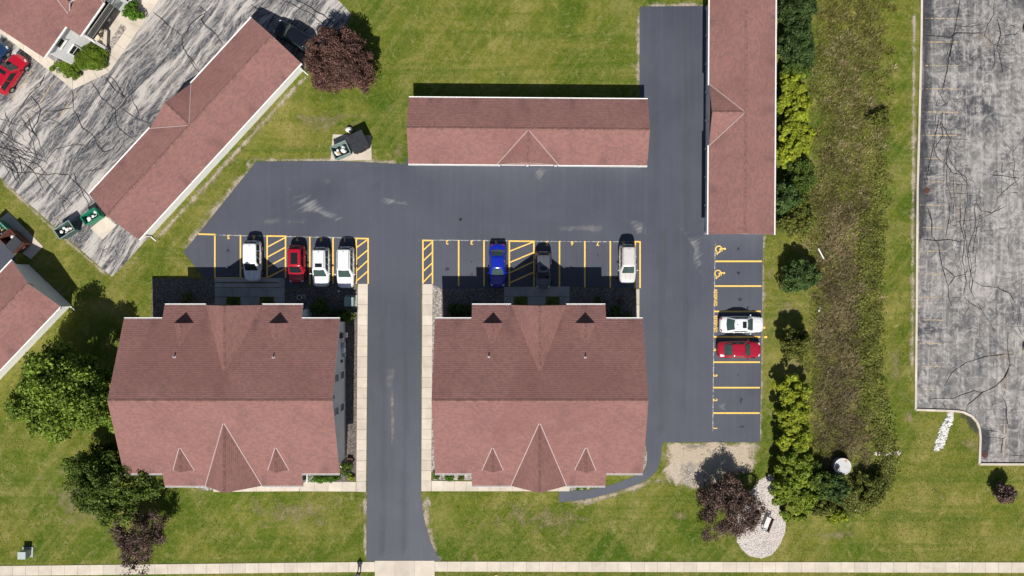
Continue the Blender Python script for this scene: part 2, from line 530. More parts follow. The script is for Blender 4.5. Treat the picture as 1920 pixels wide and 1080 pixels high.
M['weed'] = mat_leaf('leafy_weed', (0.085, 0.115, 0.02), (0.205, 0.23, 0.042), (0.35, 0.345, 0.095), 0.35, 0.4, (0.65, 1.3))
M['blade'] = mat_blade()
M['flower_y'] = flat('yellow_bloom', (0.75, 0.52, 0.03), 0.7, 0.2, 0.2)
M['dirt'] = mat_soft('bare_dirt', (0.44, 0.375, 0.285), 0.75, 0.10, 0.62, amount=0.9)
M['dry'] = mat_soft('dry_thatch', (0.34, 0.275, 0.155), 0.8, 0.22, 0.9, amount=0.75)
M['dust'] = mat_soft('pale_dust', (0.34, 0.335, 0.33), 0.55, 0.40, 1.25, rot=math.radians(20), stretch=(1.0, 0.45, 1), amount=0.5)
M['scuff'] = mat_soft('tyre_scuff', (0.46, 0.46, 0.46), 0.9, 0.25, 0.95, rot=math.radians(-32), stretch=(0.4, 3.2, 1), amount=0.55)
M['sealed_strip'] = mat_soft('dark_sealed_strip', (0.055, 0.058, 0.070), 0.35, 0.02, 0.40, stretch=(1.0, 0.3, 1), amount=0.6)
M['dirt_full'] = mat_soft('packed_dirt', (0.46, 0.385, 0.29), 0.7, -0.10, 0.35)
M['dirt_grey'] = mat_soft('grey_dirt', (0.27, 0.25, 0.21), 0.5, 0.25, 0.9, amount=0.7)
M['oil'] = mat_soft('oil_drip', (0.022, 0.023, 0.028), 1.6, 0.30, 0.85, amount=0.7)
M['track'] = mat_soft('worn_wheel_track', (0.135, 0.14, 0.155), 0.5, 0.10, 1.1, stretch=(1.0, 0.2, 1), amount=0.42)
M['stain'] = mat_soft('tan_stain', (0.36, 0.315, 0.26), 1.1, 0.30, 0.95, amount=0.75)

def mat_gravel(name, stops, scale=7.0):
    n = N(name, 0.95, 0.15)
    vo = n.node('ShaderNodeTexVoronoi'); vo.inputs['Scale'].default_value = scale
    n.L(n.pos(), vo.inputs['Vector'])
    sep = n.node('ShaderNodeSeparateColor'); n.L(vo.outputs['Color'], sep.inputs[0])
    c = n.ramp(sep.outputs[0], stops)
    c = n.mix(0.7, c, n.ramp(vo.outputs['Distance'], [(0.2, 1.1), (0.9, 0.35)]), 'MULTIPLY')
    n.color(c)
    n.bump(vo.outputs['Distance'], 0.8, -0.03)
    return n.m
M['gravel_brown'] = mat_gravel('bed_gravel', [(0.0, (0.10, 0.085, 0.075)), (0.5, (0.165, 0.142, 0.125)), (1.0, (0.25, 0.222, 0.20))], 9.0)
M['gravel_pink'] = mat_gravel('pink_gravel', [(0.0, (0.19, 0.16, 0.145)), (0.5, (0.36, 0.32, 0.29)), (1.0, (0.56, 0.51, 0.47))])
M['gravel_white'] = mat_gravel('white_gravel', [(0.0, (0.40, 0.36, 0.33)), (0.5, (0.58, 0.54, 0.50)), (1.0, (0.74, 0.70, 0.66))], 6.0)
n_ = N('white_stone', 0.9, 0.2)
ge_ = n_.node('ShaderNodeNewGeometry')
n_.color(n_.ramp(ge_.outputs['Random Per Island'], [(0.0, (0.42, 0.36, 0.325)), (0.4, (0.62, 0.56, 0.52)), (1.0, (0.78, 0.73, 0.69))]))
M['stone'] = n_.m
n_ = N('pale_rubble', 0.9, 0.2)
ge_ = n_.node('ShaderNodeNewGeometry')
n_.color(n_.ramp(ge_.outputs['Random Per Island'], [(0.0, (0.34, 0.33, 0.31)), (0.35, (0.55, 0.54, 0.52)), (1.0, (0.76, 0.75, 0.73))]))
M['rubble'] = n_.m

# ------------------------------------------------------------------ the setting: ground, lots, pavements
HARD = []      # plan outlines where no lawn grows
def sheet(name, pts, mat, z, thick=0.06, parent=None, hard=True, kind='structure', smooth_pts=False):
    poly = px_poly(pts)
    o = MB().prism(poly, z - thick, z).obj(name, mat, parent)
    if parent is None: tag(o, kind=kind)
    if hard: HARD.append(poly)
    return o

ground = MB().add([(-400, -400, 0), (400, -400, 0), (400, 400, 0), (-400, 400, 0)], [(0, 1, 2, 3)]).obj('ground', M['grass'])
tag(ground, 'green and straw coloured mown lawn around the buildings', kind='structure')

def soft_patch(name, pts, mat, z, parent, ring=0.62, jit=0.10):
    poly = [Vector((*p, 0)) for p in px_poly(pts)]
    dense = []
    for i, p in enumerate(poly):
        q = poly[(i + 1) % len(poly)]
        k = max(1, int((q - p).length / 0.9))
        for j in range(k): dense.append(p.lerp(q, j / k))
    c = sum(dense, Vector()) / len(dense)
    dense = [c + (p - c) * (1 + random.uniform(-jit, jit)) for p in dense]
    n = len(dense)
    vs = [(p.x, p.y, z) for p in dense] + [tuple((c + (p - c) * ring)[:2]) + (z,) for p in dense] + [(c.x, c.y, z)]
    area = sum(dense[i].x * dense[(i + 1) % n].y - dense[(i + 1) % n].x * dense[i].y for i in range(n))
    fs = [(i, (i + 1) % n, n + (i + 1) % n, n + i) for i in range(n)] + [(n + i, n + (i + 1) % n, 2 * n) for i in range(n)]
    if area < 0: fs = [f[::-1] for f in fs]
    me = MB().add(vs, fs).mesh(name, mat)
    at = me.attributes.new('soft', 'FLOAT', 'POINT')
    at.data.foreach_set('value', [0.0] * n + [1.0] * n + [1.0])
    return link(name, me, parent)

def soft_strip(name, pts, width, mat, z, parent, wob=0.25):
    line = [Vector((*p, 0)) for p in px_poly(pts)]
    dense = []
    for a, b in zip(line[:-1], line[1:]):
        k = max(1, int((b - a).length / 1.0))
        for j in range(k): dense.append(a.lerp(b, j / k))
    dense.append(line[-1])
    vs, att, fs = [], [], []
    m = len(dense)
    for i, p in enumerate(dense):
        d = (dense[min(i + 1, m - 1)] - dense[max(i - 1, 0)]).normalized()
        nn = Vector((-d.y, d.x, 0))
        w = width * (1 + random.uniform(-wob, wob)) / 2
        end = 0.0 if i in (0, m - 1) else 1.0
        for s_, a_ in ((-1, 0.0), (0, end), (1, 0.0)):
            q = p + nn * w * s_
            vs.append((q.x, q.y, z)); att.append(a_)
    for i in range(m - 1):
        for k in (0, 1):
            fs.append((i * 3 + k, (i + 1) * 3 + k, (i + 1) * 3 + k + 1, i * 3 + k + 1)[::-1])
    me = MB().add(vs, fs).mesh(name, mat)
    at = me.attributes.new('soft', 'FLOAT', 'POINT')
    at.data.foreach_set('value', att)
    return link(name, me, parent)

LOT = [(480, 303), (560, 302), (640, 302), (700, 305), (760, 308), (760, 298), (1199, 296), (1199.5, 12.5), (1335, 11), (1335, 438), (1431, 438),
       (1428, 640), (1425, 829), (1243, 829), (1240, 848), (1238, 865), (1233, 880), (1222, 893), (1200, 906), (1160, 921), (1110, 934),
       (1080, 939), (1048, 942), (1048, 921), (1100, 919), (1150, 908), (1190, 893), (1206, 886), (1213, 872), (1214, 850), (1210, 830), (1196, 826),
       (1196, 600), (1199.5, 598), (1199.5, 540.5), (1068, 538), (944, 540), (828, 542), (812, 534), (790, 533), (789.5, 922), (793, 960), (798, 985), (808, 1018), (825, 1051),
       (687, 1052), (688, 922), (690, 534), (664, 535), (640, 536), (600, 533), (575, 534), (550, 538), (534, 543), (534, 521), (403, 521), (383, 521), (344, 473)]
lot = sheet('parking_lot', LOT, M['asphalt'], 0.02)
tag(lot, 'freshly sealed dark asphalt parking lot with driveway between the houses')
OLD = [(-140, 215), (-60, 283), (0, 333), (110, 432), (160, 476), (210, 519), (222, 508), (272, 452), (420, 290), (572, 128), (604, 100), (640, 62), (659, 27), (640, 6), (560, -70), (-140, -80)]
old_lot = sheet('weathered_lot', OLD, M['old_streak'], 0.018)
tag(old_lot, 'cracked pale streaked old asphalt behind the diagonal garage')
RLOT = [(1729.5, -80), (1727.5, 60), (1724, 220), (1720.5, 350), (1719, 560), (1717, 767), (1790, 769), (1806, 771), (1822, 778), (1832, 789), (1837, 802), (1838.5, 820), (1836.5, 868), (2080, 869), (2080, -80)]
right_lot = sheet('old_parking_lot', RLOT, M['old_grid'], 0.018)
tag(right_lot, 'grey cracked old parking lot with faded yellow stripes along the kerb')
side_lot = sheet('side_lot', [(-140, 300), (2, 430), (28, 476), (26, 500), (-20, 520), (-140, 560)], M['asphalt'], 0.019)
tag(side_lot, 'dark asphalt beside the brown dumpster at the left edge')

# sidewalks: recessed joints between separate slabs
def slab_mesh(name, q, z0=-0.05, z1=0.05, inset=0.010):
    c = sum((Vector(p) for p in q), Vector((0, 0))) / len(q)
    def ins(p, k):
        d = Vector(p) - c
        return tuple(c + d * (1 - k / max(d.length, .1)))
    a = [ins(p, inset * 1.4) for p in q]; b = [ins(p, inset * 1.4 + 0.012) for p in q]
    vs = [(x, y, z0) for x, y in a] + [(x, y, z1 - 0.010) for x, y in a] + [(x, y, z1) for x, y in b]
    n = len(q)
    fs = []
    for r in (0, 1):
        fs += [(r * n + i, r * n + (i + 1) % n, (r + 1) * n + (i + 1) % n, (r + 1) * n + i) for i in range(n)]
    fs.append(tuple(range(2 * n, 3 * n)))
    return MB().add(vs, fs).mesh(name, M['concrete'])

def walk(name, pieces, label, mat='concrete', z=0.05, part='slab'):
    """pieces: list of pixel quads; one slab each on a darker bed that shows in the joints"""
    root = None
    mb = MB()
    for q in pieces:
        poly = px_poly(q)
        HARD.append(poly)
        mb.prism(poly, -0.06, 0.028)
    root = mb.obj(name, M['concrete_joint'])
    tag(root, label, kind='structure')
    for q in pieces:
        poly = px_poly(q)
        n = len(poly)
        if sum(poly[i][0] * poly[(i + 1) % n][1] - poly[(i + 1) % n][0] * poly[i][1] for i in range(n)) < 0: poly = poly[::-1]
        me = slab_mesh(part, poly, z1=z + random.uniform(-0.004, 0.004))
        me.materials[0] = M[mat]
        link(part, me, root)
    return root

def strip_quads(a0, a1, b0, b1, n):
    """n slabs between the edge a0-a1 and the edge b0-b1"""
    out = []
    L = lambda p, q, t: (p[0] + (q[0] - p[0]) * t, p[1] + (q[1] - p[1]) * t)
    for i in range(n):
        t0, t1 = i / n, (i + 1) / n
        out.append([L(a0, a1, t0), L(a0, a1, t1), L(b0, b1, t1), L(b0, b1, t0)])
    return out

pieces = strip_quads((-24.3, 1061), (703, 1053), (-24.3, 1080), (703, 1072), 30)
sw = walk('sidewalk', pieces, 'pale concrete street sidewalk in square slabs left of the driveway')
pieces = strip_quads((815, 1052.5), (1970, 1054), (815, 1071.5), (1970, 1074), 47)
sw2 = walk('sidewalk', pieces, 'pale concrete street sidewalk in square slabs right of the driveway')
pieces = strip_quads((703, 1051), (815, 1051), (703, 1110), (815, 1110), 3)
apron = walk('driveway_apron', pieces, 'light grey concrete apron where the driveway meets the street', z=0.04)
pieces = strip_quads((671, 532), (668, 922), (690, 532), (686.5, 922), 20)
pieces += strip_quads((565, 903), (667.6, 903), (562, 921), (667.6, 921.5), 4)
pieces += strip_quads((400, 909), (564.5, 903), (400, 922), (561.5, 921), 6)
walk_l = walk('footpath', pieces, 'pale slab footpath along the left side of the driveway')
pieces = strip_quads((792, 532.5), (790, 921), (811.5, 532.5), (808.5, 921), 20)
pieces += strip_quads((809, 901), (1070, 905), (809, 921), (1068, 921), 12)
walk_r = walk('footpath', pieces, 'pale slab footpath along the right side of the driveway')
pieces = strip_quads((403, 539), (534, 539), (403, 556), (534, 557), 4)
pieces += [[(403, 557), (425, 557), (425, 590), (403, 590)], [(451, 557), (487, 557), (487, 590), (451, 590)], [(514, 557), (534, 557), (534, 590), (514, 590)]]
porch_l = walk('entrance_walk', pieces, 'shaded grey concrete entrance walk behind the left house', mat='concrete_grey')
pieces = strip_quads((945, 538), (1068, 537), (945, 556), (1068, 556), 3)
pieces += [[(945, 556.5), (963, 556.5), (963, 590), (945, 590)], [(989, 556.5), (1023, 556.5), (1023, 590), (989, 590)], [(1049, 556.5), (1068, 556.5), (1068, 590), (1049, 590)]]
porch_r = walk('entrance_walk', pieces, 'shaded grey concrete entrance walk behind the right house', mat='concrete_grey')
pieces = strip_quads((1192.5, 542), (1191.5, 600), (1199, 542), (1198.5, 600), 2)
edge_r = walk('edging_strip', pieces, 'narrow pale concrete strip beside the shaded gravel bed')

# house and patio paving in the upper left corner
pieces = strip_quads((-80, -1), (138, 168), (-80, -30), (136, 142), 7)
pieces[-1] = [pieces[-1][0], (137, 168), (136, 142), pieces[-1][3]]
pieces += strip_quads((137.3, 168), (205.5, 135.5), (137, 142), (190, 118), 3)
pieces += strip_quads((206, 135), (335, -52), (190, 117), (304, -50), 9)
pieces += [[(200, 103), (244, 40), (304, -50), (222, -50), (170, 30), (158, 70), (180, 92)]]
corner_walk = walk('corner_footpath', pieces, 'cream concrete footpath and patio around the corner house')
gs = sheet('gravel_strip', [(228, 45), (238, 53), (204, 102), (197, 92)], M['gravel_pink'], 0.062, 0.01)
tag(gs, 'narrow pinkish gravel strip in the cream patio')

# planting beds
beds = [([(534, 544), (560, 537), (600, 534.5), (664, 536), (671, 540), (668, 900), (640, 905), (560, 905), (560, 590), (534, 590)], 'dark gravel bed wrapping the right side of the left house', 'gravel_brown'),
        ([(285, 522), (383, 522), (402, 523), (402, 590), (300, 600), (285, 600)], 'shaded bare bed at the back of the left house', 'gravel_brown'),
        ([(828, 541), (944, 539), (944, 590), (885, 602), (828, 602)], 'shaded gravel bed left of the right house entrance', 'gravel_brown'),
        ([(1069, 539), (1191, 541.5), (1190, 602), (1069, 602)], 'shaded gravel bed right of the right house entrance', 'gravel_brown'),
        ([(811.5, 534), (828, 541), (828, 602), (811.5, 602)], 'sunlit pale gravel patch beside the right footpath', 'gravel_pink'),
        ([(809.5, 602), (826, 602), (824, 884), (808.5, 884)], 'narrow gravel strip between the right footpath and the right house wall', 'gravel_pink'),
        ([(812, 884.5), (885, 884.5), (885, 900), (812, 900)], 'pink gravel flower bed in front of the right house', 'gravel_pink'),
        ([(1069, 904), (1108, 904), (1104, 917), (1069, 920)], 'small pink gravel bed beside the black footpath', 'gravel_pink'),
        ([(1200, 828), (1209, 832), (1213, 850), (1212, 872), (1205, 884), (1200, 886)], 'narrow pale gravel patch at the right house corner', 'gravel_pink'),
        ([(345, 905), (400, 908), (400, 918), (385, 920), (360, 912)], 'small stone bed under the left house gable', 'gravel_pink')]
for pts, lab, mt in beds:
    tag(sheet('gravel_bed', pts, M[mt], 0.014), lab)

STONE_BED = [(1444, 889), (1453, 900), (1458, 913), (1464, 935), (1470, 955), (1473.6, 972), (1472, 997), (1462, 1021), (1447, 1040), (1428, 1046.5), (1405, 1042.5), (1391.7, 1031), (1382, 1016), (1380, 995), (1384, 965), (1394, 940), (1408, 919), (1425, 899)]
stone_bed = sheet('stone_bed', STONE_BED, M['gravel_white'], 0.03)
tag(stone_bed, 'rounded bed of whitish stones around the bench')

def stones(name, poly, count, smin, smax, mat, parent, z=0.03, edge=None):
    """many small irregular stones, joined"""
    base = np.array([(1, 0, 0), (0, 1, 0), (-1, 0, 0), (0, -1, 0), (0, 0, 1), (0.5, 0.5, .75)], float)
    xs = np.array([p[0] for p in poly]); ys = np.array([p[1] for p in poly])
    pts = []
    while len(pts) < count:
        x = RNG.uniform(xs.min(), xs.max(), count * 2); y = RNG.uniform(ys.min(), ys.max(), count * 2)
        k = inside(poly, x, y)
        pts += list(zip(x[k], y[k]))
    pts = np.array(pts[:count])
    ring = 6
    ang = np.linspace(0, 2 * math.pi, ring, endpoint=False)
    V, Fc = [], []
    n = count
    sz = RNG.uniform(smin, smax, n)
    th = RNG.uniform(0, 6.28, n)
    vv = np.zeros((n, 2 * ring + 1, 3))
    for i, a in enumerate(ang):
        r0 = sz * RNG.uniform(0.75, 1.2, n); r1 = r0 * RNG.uniform(0.55, 0.85, n)
        ca, sa = np.cos(a + th), np.sin(a + th)
        vv[:, i] = np.stack([pts[:, 0] + r0 * ca, pts[:, 1] + r0 * sa, np.full(n, z)], 1)
        vv[:, ring + i] = np.stack([pts[:, 0] + r1 * ca, pts[:, 1] + r1 * sa, z + sz * RNG.uniform(.45, .7, n)], 1)
    vv[:, 2 * ring] = np.stack([pts[:, 0], pts[:, 1], z + sz * RNG.uniform(.6, .85, n)], 1)
    fs = []
    nv = 2 * ring + 1
    f1 = [(i, (i + 1) % ring, ring + (i + 1) % ring, ring + i) for i in range(ring)]
    f2 = [(ring + i, ring + (i + 1) % ring, 2 * ring) for i in range(ring)]
    for k in range(n):
        b = k * nv
        fs += [tuple(b + i for i in f) for f in f1] + [tuple(b + i for i in f) for f in f2]
    me = bpy.data.meshes.new(name)
    me.from_pydata(vv.reshape(-1, 3).tolist(), [], fs)
    me.materials.append(mat)
    o = link(name, me, parent)
    if parent is not None: o['kind'] = 'stuff'
    return o
stones('loose_stones', px_poly(STONE_BED), 11000, 0.022, 0.062, M['stone'], stone_bed)

# rough transitions between turf and paving
G = ground
soft_patch('dirt_patch', [(1241, 829), (1424, 829), (1424, 868), (1411, 887), (1366, 899), (1330, 915), (1308, 926), (1285, 917), (1256, 907), (1231, 903), (1240, 880)], M['dirt_full'], 0.006, G, 0.62, 0.05)
HARD.append(px_poly([(1241, 829), (1424, 829), (1424, 866), (1408, 884), (1366, 895), (1330, 910), (1308, 920), (1285, 912), (1258, 903), (1234, 900), (1240, 880)]))
soft_patch('grey_dirt', [(1255, 862), (1330, 852), (1345, 900), (1310, 922), (1262, 905)], M['dirt_grey'], 0.0085, G, 0.3, .1)
soft_patch('grey_dirt', [(1262, 832), (1330, 832), (1322, 842), (1280, 846)], M['dirt_grey'], 0.0085, G, 0.3, .1)
for bx, by in ((430, 500), (428, 470), (838, 505), (884, 490), (885, 515), (1073, 500), (1121, 505), (1120, 478), (1385, 512), (1388, 560), (1384, 703), (1390, 750), (1392, 800), (1384, 466)):
    rr_ = random.uniform(4, 9)
    soft_patch('oil_drip', [(bx + rr_ * math.cos(t) * random.uniform(.5, 1.2), by + rr_ * math.sin(t) * random.uniform(.5, 1.2)) for t in np.linspace(0, 6.28, 9)[:-1]], M['oil'], 0.0231, lot, .2, .1)
for x_, y0_, y1_ in ((718, 560, 1045), (757, 545, 1045), (1240, 430, 820), (1285, 30, 800), (1228, 40, 420)):
    soft_strip('wheel_track', [(x_, y0_), (x_ + random.uniform(-3, 3), (y0_ + y1_) / 2), (x_, y1_)], 1.1, M['track'], 0.0228, lot, .15)
stones('rubble_patch', px_poly([(1252, 872), (1290, 862), (1322, 880), (1310, 915), (1262, 902)]), 650, 0.02, 0.05, M['stone'], ground, 0.004)
for pts, w in (([(1430, 442), (1429, 560), (1427, 700), (1425, 832)], 0.7), ([(484, 300), (430, 362), (345, 472)], 1.3), ([(1197, 13), (1197, 160)], 0.7), ([(1199, 10), (1320, 9)], 0.7),
               ([(684, 922), (685, 1050)], 0.5), ([(795, 925), (801, 985), (812, 1025), (828, 1050)], 1.1), ([(1060, 945), (1110, 938), (1165, 924), (1205, 909), (1232, 892)], 0.9),
               ([(0, 337), (105, 434), (208, 522)], 0.55), ([(470, 300), (640, 300), (757, 305)], 0.55), ([(1714, 20), (1712, 300), (1710, 700)], 0.6), ([(290, 452), (430, 300), (575, 140)], 0.8)):
    soft_strip('bare_edge', pts, w, M['dirt'], 0.007, G)
for pts in ([(560, 120), (500, 215), (430, 290), (330, 395), (300, 430), (340, 420), (440, 310), (520, 210)], [(690, 210), (640, 240), (590, 262), (640, 252), (700, 222)],
            [(730, 290), (745, 262), (762, 262), (764, 304), (730, 302)], [(1435, 500), (1450, 495), (1452, 530), (1438, 540)], [(1446, 560), (1500, 555), (1520, 585), (1500, 600), (1450, 590)],
            [(1470, 640), (1535, 690), (1520, 715), (1460, 690)], [(1455, 455), (1530, 430), (1545, 500), (1500, 462)], [(1640, 100), (1655, 250), (1650, 330), (1632, 280), (1625, 150)],
            [(1670, 600), (1690, 650), (1690, 760), (1665, 700)], [(60, 900), (150, 860), (230, 1000), (120, 1010)], [(1790, 820), (1830, 810), (1834, 860), (1812, 850)],
            [(1690, 760), (1715, 765), (1716, 800), (1690, 790)], [(440, 930), (640, 930), (640, 1000), (460, 985)], [(900, 930), (1180, 960), (1100, 1010), (900, 990)], [(1490, 1000), (1600, 985), (1640, 1010), (1530, 1020)],
            [(1250, 960), (1290, 955), (1296, 975), (1260, 980)], [(520, 215), (700, 205), (690, 212), (600, 262), (560, 258)]):
    soft_patch('dry_patch', pts, M['dry'], 0.005, G, 0.12, 0.2)

soft_patch('dirt_patch', [(1868, 905), (1880, 900), (1890, 930), (1880, 940), (1868, 938), (1864, 920)], M['dirt_full'], 0.0065, G, .6, .08)
# dust, scuffs and stains on the sealed lot
for pts, mt in (([(545, 355), (580, 362), (660, 418), (648, 422), (590, 400), (525, 405)], 'scuff'), ([(430, 408), (520, 400), (600, 408), (640, 420), (520, 428), (420, 425)], 'dust'), ([(700, 365), (770, 378), (775, 386), (710, 384)], 'scuff'),
                ([(715, 640), (742, 640), (746, 860), (730, 866), (722, 780)], 'dust'), ([(985, 310), (1045, 310), (1040, 340), (995, 345)], 'dust'), ([(1270, 420), (1318, 440), (1322, 520), (1318, 532), (1296, 500), (1300, 460)], 'scuff'),
                ([(1170, 405), (1215, 415), (1215, 450), (1195, 448)], 'scuff'), ([(1205, 420), (1214, 420), (1213, 450), (1206, 448)], 'dust'), ([(1345, 755), (1362, 752), (1362, 772), (1345, 772)], 'scuff'), ([(960, 420), (1200, 418), (1190, 438), (980, 440)], 'dust'),
                ([(560, 330), (700, 320), (720, 355), (600, 370)], 'dust')):
    soft_patch('dust_streak', pts, M[mt], 0.0235, lot, 0.15, 0.15)
soft_patch('tyre_scrape', [(733, 690), (738, 690), (741, 790), (739, 862), (733, 862), (731, 780)], M['stain'], 0.0238, lot, 0.4, 0.05)
for pts in ([(1450 + 330, 60), (1885, 40), (1895, 90), (1870, 130), (1800, 62)], [(1770, 315), (1820, 320), (1822, 400), (1800, 470), (1775, 400)], [(1800, 560), (1850, 590), (1880, 650), (1850, 620)], [(1840, 670), (1915, 640), (1915, 668), (1860, 690)],
            [(1868, 700), (1895, 690), (1893, 740), (1870, 735)], [(1722, 690), (1729, 695), (1728, 712), (1720, 712)]):
    soft_patch('tan_stain', pts, M['stain'], 0.0205, right_lot, 0.2, 0.15)

soft_strip('sealed_strip', [(1738, -60), (1736, 60), (1733, 220), (1729.5, 350), (1728, 460)], 1.7, M['sealed_strip'], 0.0203, right_lot, .12)
soft_strip('sealed_strip', [(1795, 780), (1818, 786), (1828, 800), (1848, 815), (1848, 862)], 1.3, M['sealed_strip'], 0.0203, right_lot, .2)
# painted lines
def paint_line(a, b, w, parent, mat='yellow', z0=0.019, z1=0.026, name='painted_line'):
    pa, pb = P(*a), P(*b)
    d = (pb - pa).normalized(); nn = Vector((-d.y, d.x, 0)) * (w / 2)
    q = [pa - nn, pb - nn, pb + nn, pa + nn]
    return MB().prism([(p.x, p.y) for p in q], z0, z1).obj(name, M[mat], parent)
LW = 0.155
def VL(x, y0, y1, x2=None): paint_line((x, y0), (x if x2 is None else x2, y1), LW, lot)
def HB(x0, x1, y0, y1, diags, dx=0.0):
    paint_line((x0, y0), (x0 + dx, y1), LW, lot, z1=0.026); paint_line((x1, y0 + .5), (x1 + dx, y1), LW, lot, z1=0.026)
    paint_line((x0 - 1.3, y0), (x1 + 1.3, y0 + .5), LW, lot, z1=0.028)
    for a, b in diags: paint_line((x0 + .8, a), (x1 - .8, b), LW * 0.85, lot, z1=0.027)
paint_line((372, 439), (404.5, 439.8), LW, lot); VL(403, 440, 521.5)
VL(451, 440.5, 521); VL(581, 444, 533); VL(624.5, 446, 532)
paint_line((404, 521), (456, 521), LW * .7, lot, z1=0.024); paint_line((490, 521), (502, 521), LW * .7, lot, z1=0.024)
HB(501, 535.5, 442.5, 521, [(463, 445.5), (482, 464), (500.5, 482.5), (520.5, 503.5)])
HB(668, 690.3, 447, 532, [(464, 449), (486, 469), (507.5, 488.5), (526.5, 508.5)])
HB(793, 811, 450.7, 532, [(469, 454), (489, 473.5), (508.5, 493.5), (529, 512)])
VL(860, 450, 536); VL(907.5, 450.5, 536.5)
HB(955, 1001, 452, 537, [(471, 453.5), (492, 473.5), (511.5, 490.5), (530.5, 510.5)])
VL(1049, 452, 537.5); VL(1096.5, 452, 538.5); VL(1144.3, 452, 539.5)
HB(1191, 1200, 453, 540, [])
for x0, y, x1 in ((1341, 490, 1428.5), (1339.5, 536.4, 1427.5), (1338.6, 584, 1426.2), (1338, 631.7, 1425.5), (1337.5, 679, 1425), (1337, 726.8, 1424.5), (1336.7, 774.5, 1424)):
    paint_line((x0, y), (x1, y), LW * 1.05, lot)
for x, y in ((1433, 614.5), (1435.5, 632)):
    o = MB().prism([(P(x, y).x + .16 * math.cos(t) * (1.2 if y > 620 else .8), P(x, y).y + .13 * math.sin(t)) for t in np.linspace(0, 6.28, 9)[:-1]], 0.0, 0.012).obj('paint_splash', M['yellow'], ground)
soft_strip('chalk_line', [(404, 441), (500, 442.5), (600, 445), (694, 447)], 0.16, M['chalk'], 0.0242, lot, 0.1)
soft_strip('chalk_line', [(785, 450), (905, 451), (1060, 453), (1206, 453.5)], 0.14, M['chalk'], 0.0242, lot, 0.1)
soft_strip('chalk_line', [(1341, 450), (1338.5, 600), (1336.3, 820)], 0.14, M['chalk'], 0.0242, lot, 0.1)

def text_mesh(body, size, thick):
    cu = bpy.data.curves.new('number', 'FONT')
    cu.body = body; cu.size = size; cu.align_x = 'CENTER'; cu.align_y = 'CENTER'
    cu.offset = thick; cu.extrude = 0.002; cu.resolution_u = 3; cu.space_character = 1.05
    t = bpy.data.objects.new('number', cu); COL.objects.link(t)
    dg = bpy.context.evaluated_depsgraph_get()
    me = bpy.data.meshes.new_from_object(t.evaluated_get(dg))
    bpy.data.objects.remove(t); bpy.data.curves.remove(cu)
    me.materials.clear(); me.materials.append(M['yellow'])
    return me
def number(ch, x, y, rz, size=0.62):
    p = P(x, y); p.z = 0.0255
    link('painted_number', text_mesh(ch, size, 0.018), lot, p, rz)
for ch, x, y in (('5', 428.3, 443.8), ('6', 476, 445.2), ('7', 557.6, 447), ('8', 602, 448.3), ('1', 646.3, 449.2), ('2', 838.3, 454), ('3', 884.4, 454.5), ('4', 930.3, 454.5), ('5', 1025.5, 455.5), ('6', 1072.5, 455.8), ('7', 1121, 456.3), ('8', 1168.5, 455.8)):
    number(ch, x, y, math.pi)
for ch, y in (('4', 656), ('3', 704), ('2', 750), ('1', 803)): number(ch, 1340.6, y, -math.pi / 2)
for y in (558.3, 607.3):
    p = P(1341.3, y); p.z = 0.0255
    me = text_mesh('RESERVED', 0.46, 0.012)
    xs_ = [v.co.x for v in me.vertices]; ys_ = [v.co.y for v in me.vertices]
    kx, ky = 1.80 / (max(xs_) - min(xs_)), 0.36 / (max(ys_) - min(ys_))
    for v in me.vertices: v.co.x *= kx; v.co.y *= ky
    link('painted_word', me, lot, p, -math.pi / 2)
    
def wheelchair(x, y):
    mb = MB(); k = 1.0; z0, z1 = 0.019, 0.0262
    def seg(a, b, w=0.11):
        a, b = Vector((*a, 0)), Vector((*b, 0)); d = (b - a).normalized(); nn = Vector((-d.y, d.x, 0)) * w / 2
        a2, b2 = a - d * w * .35, b + d * w * .35
        mb.prism([tuple(p[:2]) for p in (a2 - nn, b2 - nn, b2 + nn, a2 + nn)], z0, z1 + random.uniform(0, .0008))
    mb.cyl((0.02, 0.96), 0.115, z0, z1, 14)
    seg((0.0, .80), (.03, .44), .13); seg((.03, .44), (.34, .44)); seg((.34, .44), (.50, .10)); seg((.50, .10), (.63, .14)); seg((.02, .64), (.28, .64), .09)
    c = (0.05, .30); R = .33
    angs = [math.radians(a) for a in range(115, 336, 14)]
    for a, b in zip(angs[:-1], angs[1:]): seg((c[0] + R * math.cos(a), c[1] + R * math.sin(a)), (c[0] + R * math.cos(b), c[1] + R * math.sin(b)), .11)
    p = P(x, y)
    o = mb.obj('wheelchair_symbol', M['yellow'], lot, False, (p.x - 0.5, p.y + 0.1, 0), -math.pi / 2)
wheelchair(1351, 468); wheelchair(1349.5, 513.5)

# faded stripes of the old lots
def faded(pts, w, parent, name='faded_line'):
    return soft_strip(name, pts, w, M['old_yellow_soft'], 0.0215, parent, 0.1)
M['old_yellow_soft'] = mat_soft('faded_yellow', (0.60, 0.47, 0.29), 2.4, 0.10, 0.50, amount=0.8)
for i, y in enumerate((34.7, 79, 123, 166.7, 210, 254, 297.6, 341, 384.7, 427, 470.8, 513.9, 557.3, 600, 644, 686.8)):
    x0 = 1729 - i * 0.62
    soft_strip('faded_line', [(x0, y), (x0 + 35, y), (x0 + (84 if i < 6 else 52), y + .3)], 0.15, M['old_yellow_soft'], 0.0215, right_lot, 0.1)
soft_strip('faded_line', [(1718, 730), (1765, 730)], 0.14, M['old_yellow_soft'], 0.0215, right_lot, 0.1)
soft_strip('faded_line', [(1883.5, 785), (1881.5, 868)], 0.2, M['old_yellow_soft'], 0.0215, right_lot, 0.1)
soft_strip('faded_line', [(1914, 254), (1960, 254)], 0.2, M['old_yellow_soft'], 0.0215, right_lot, 0.1)
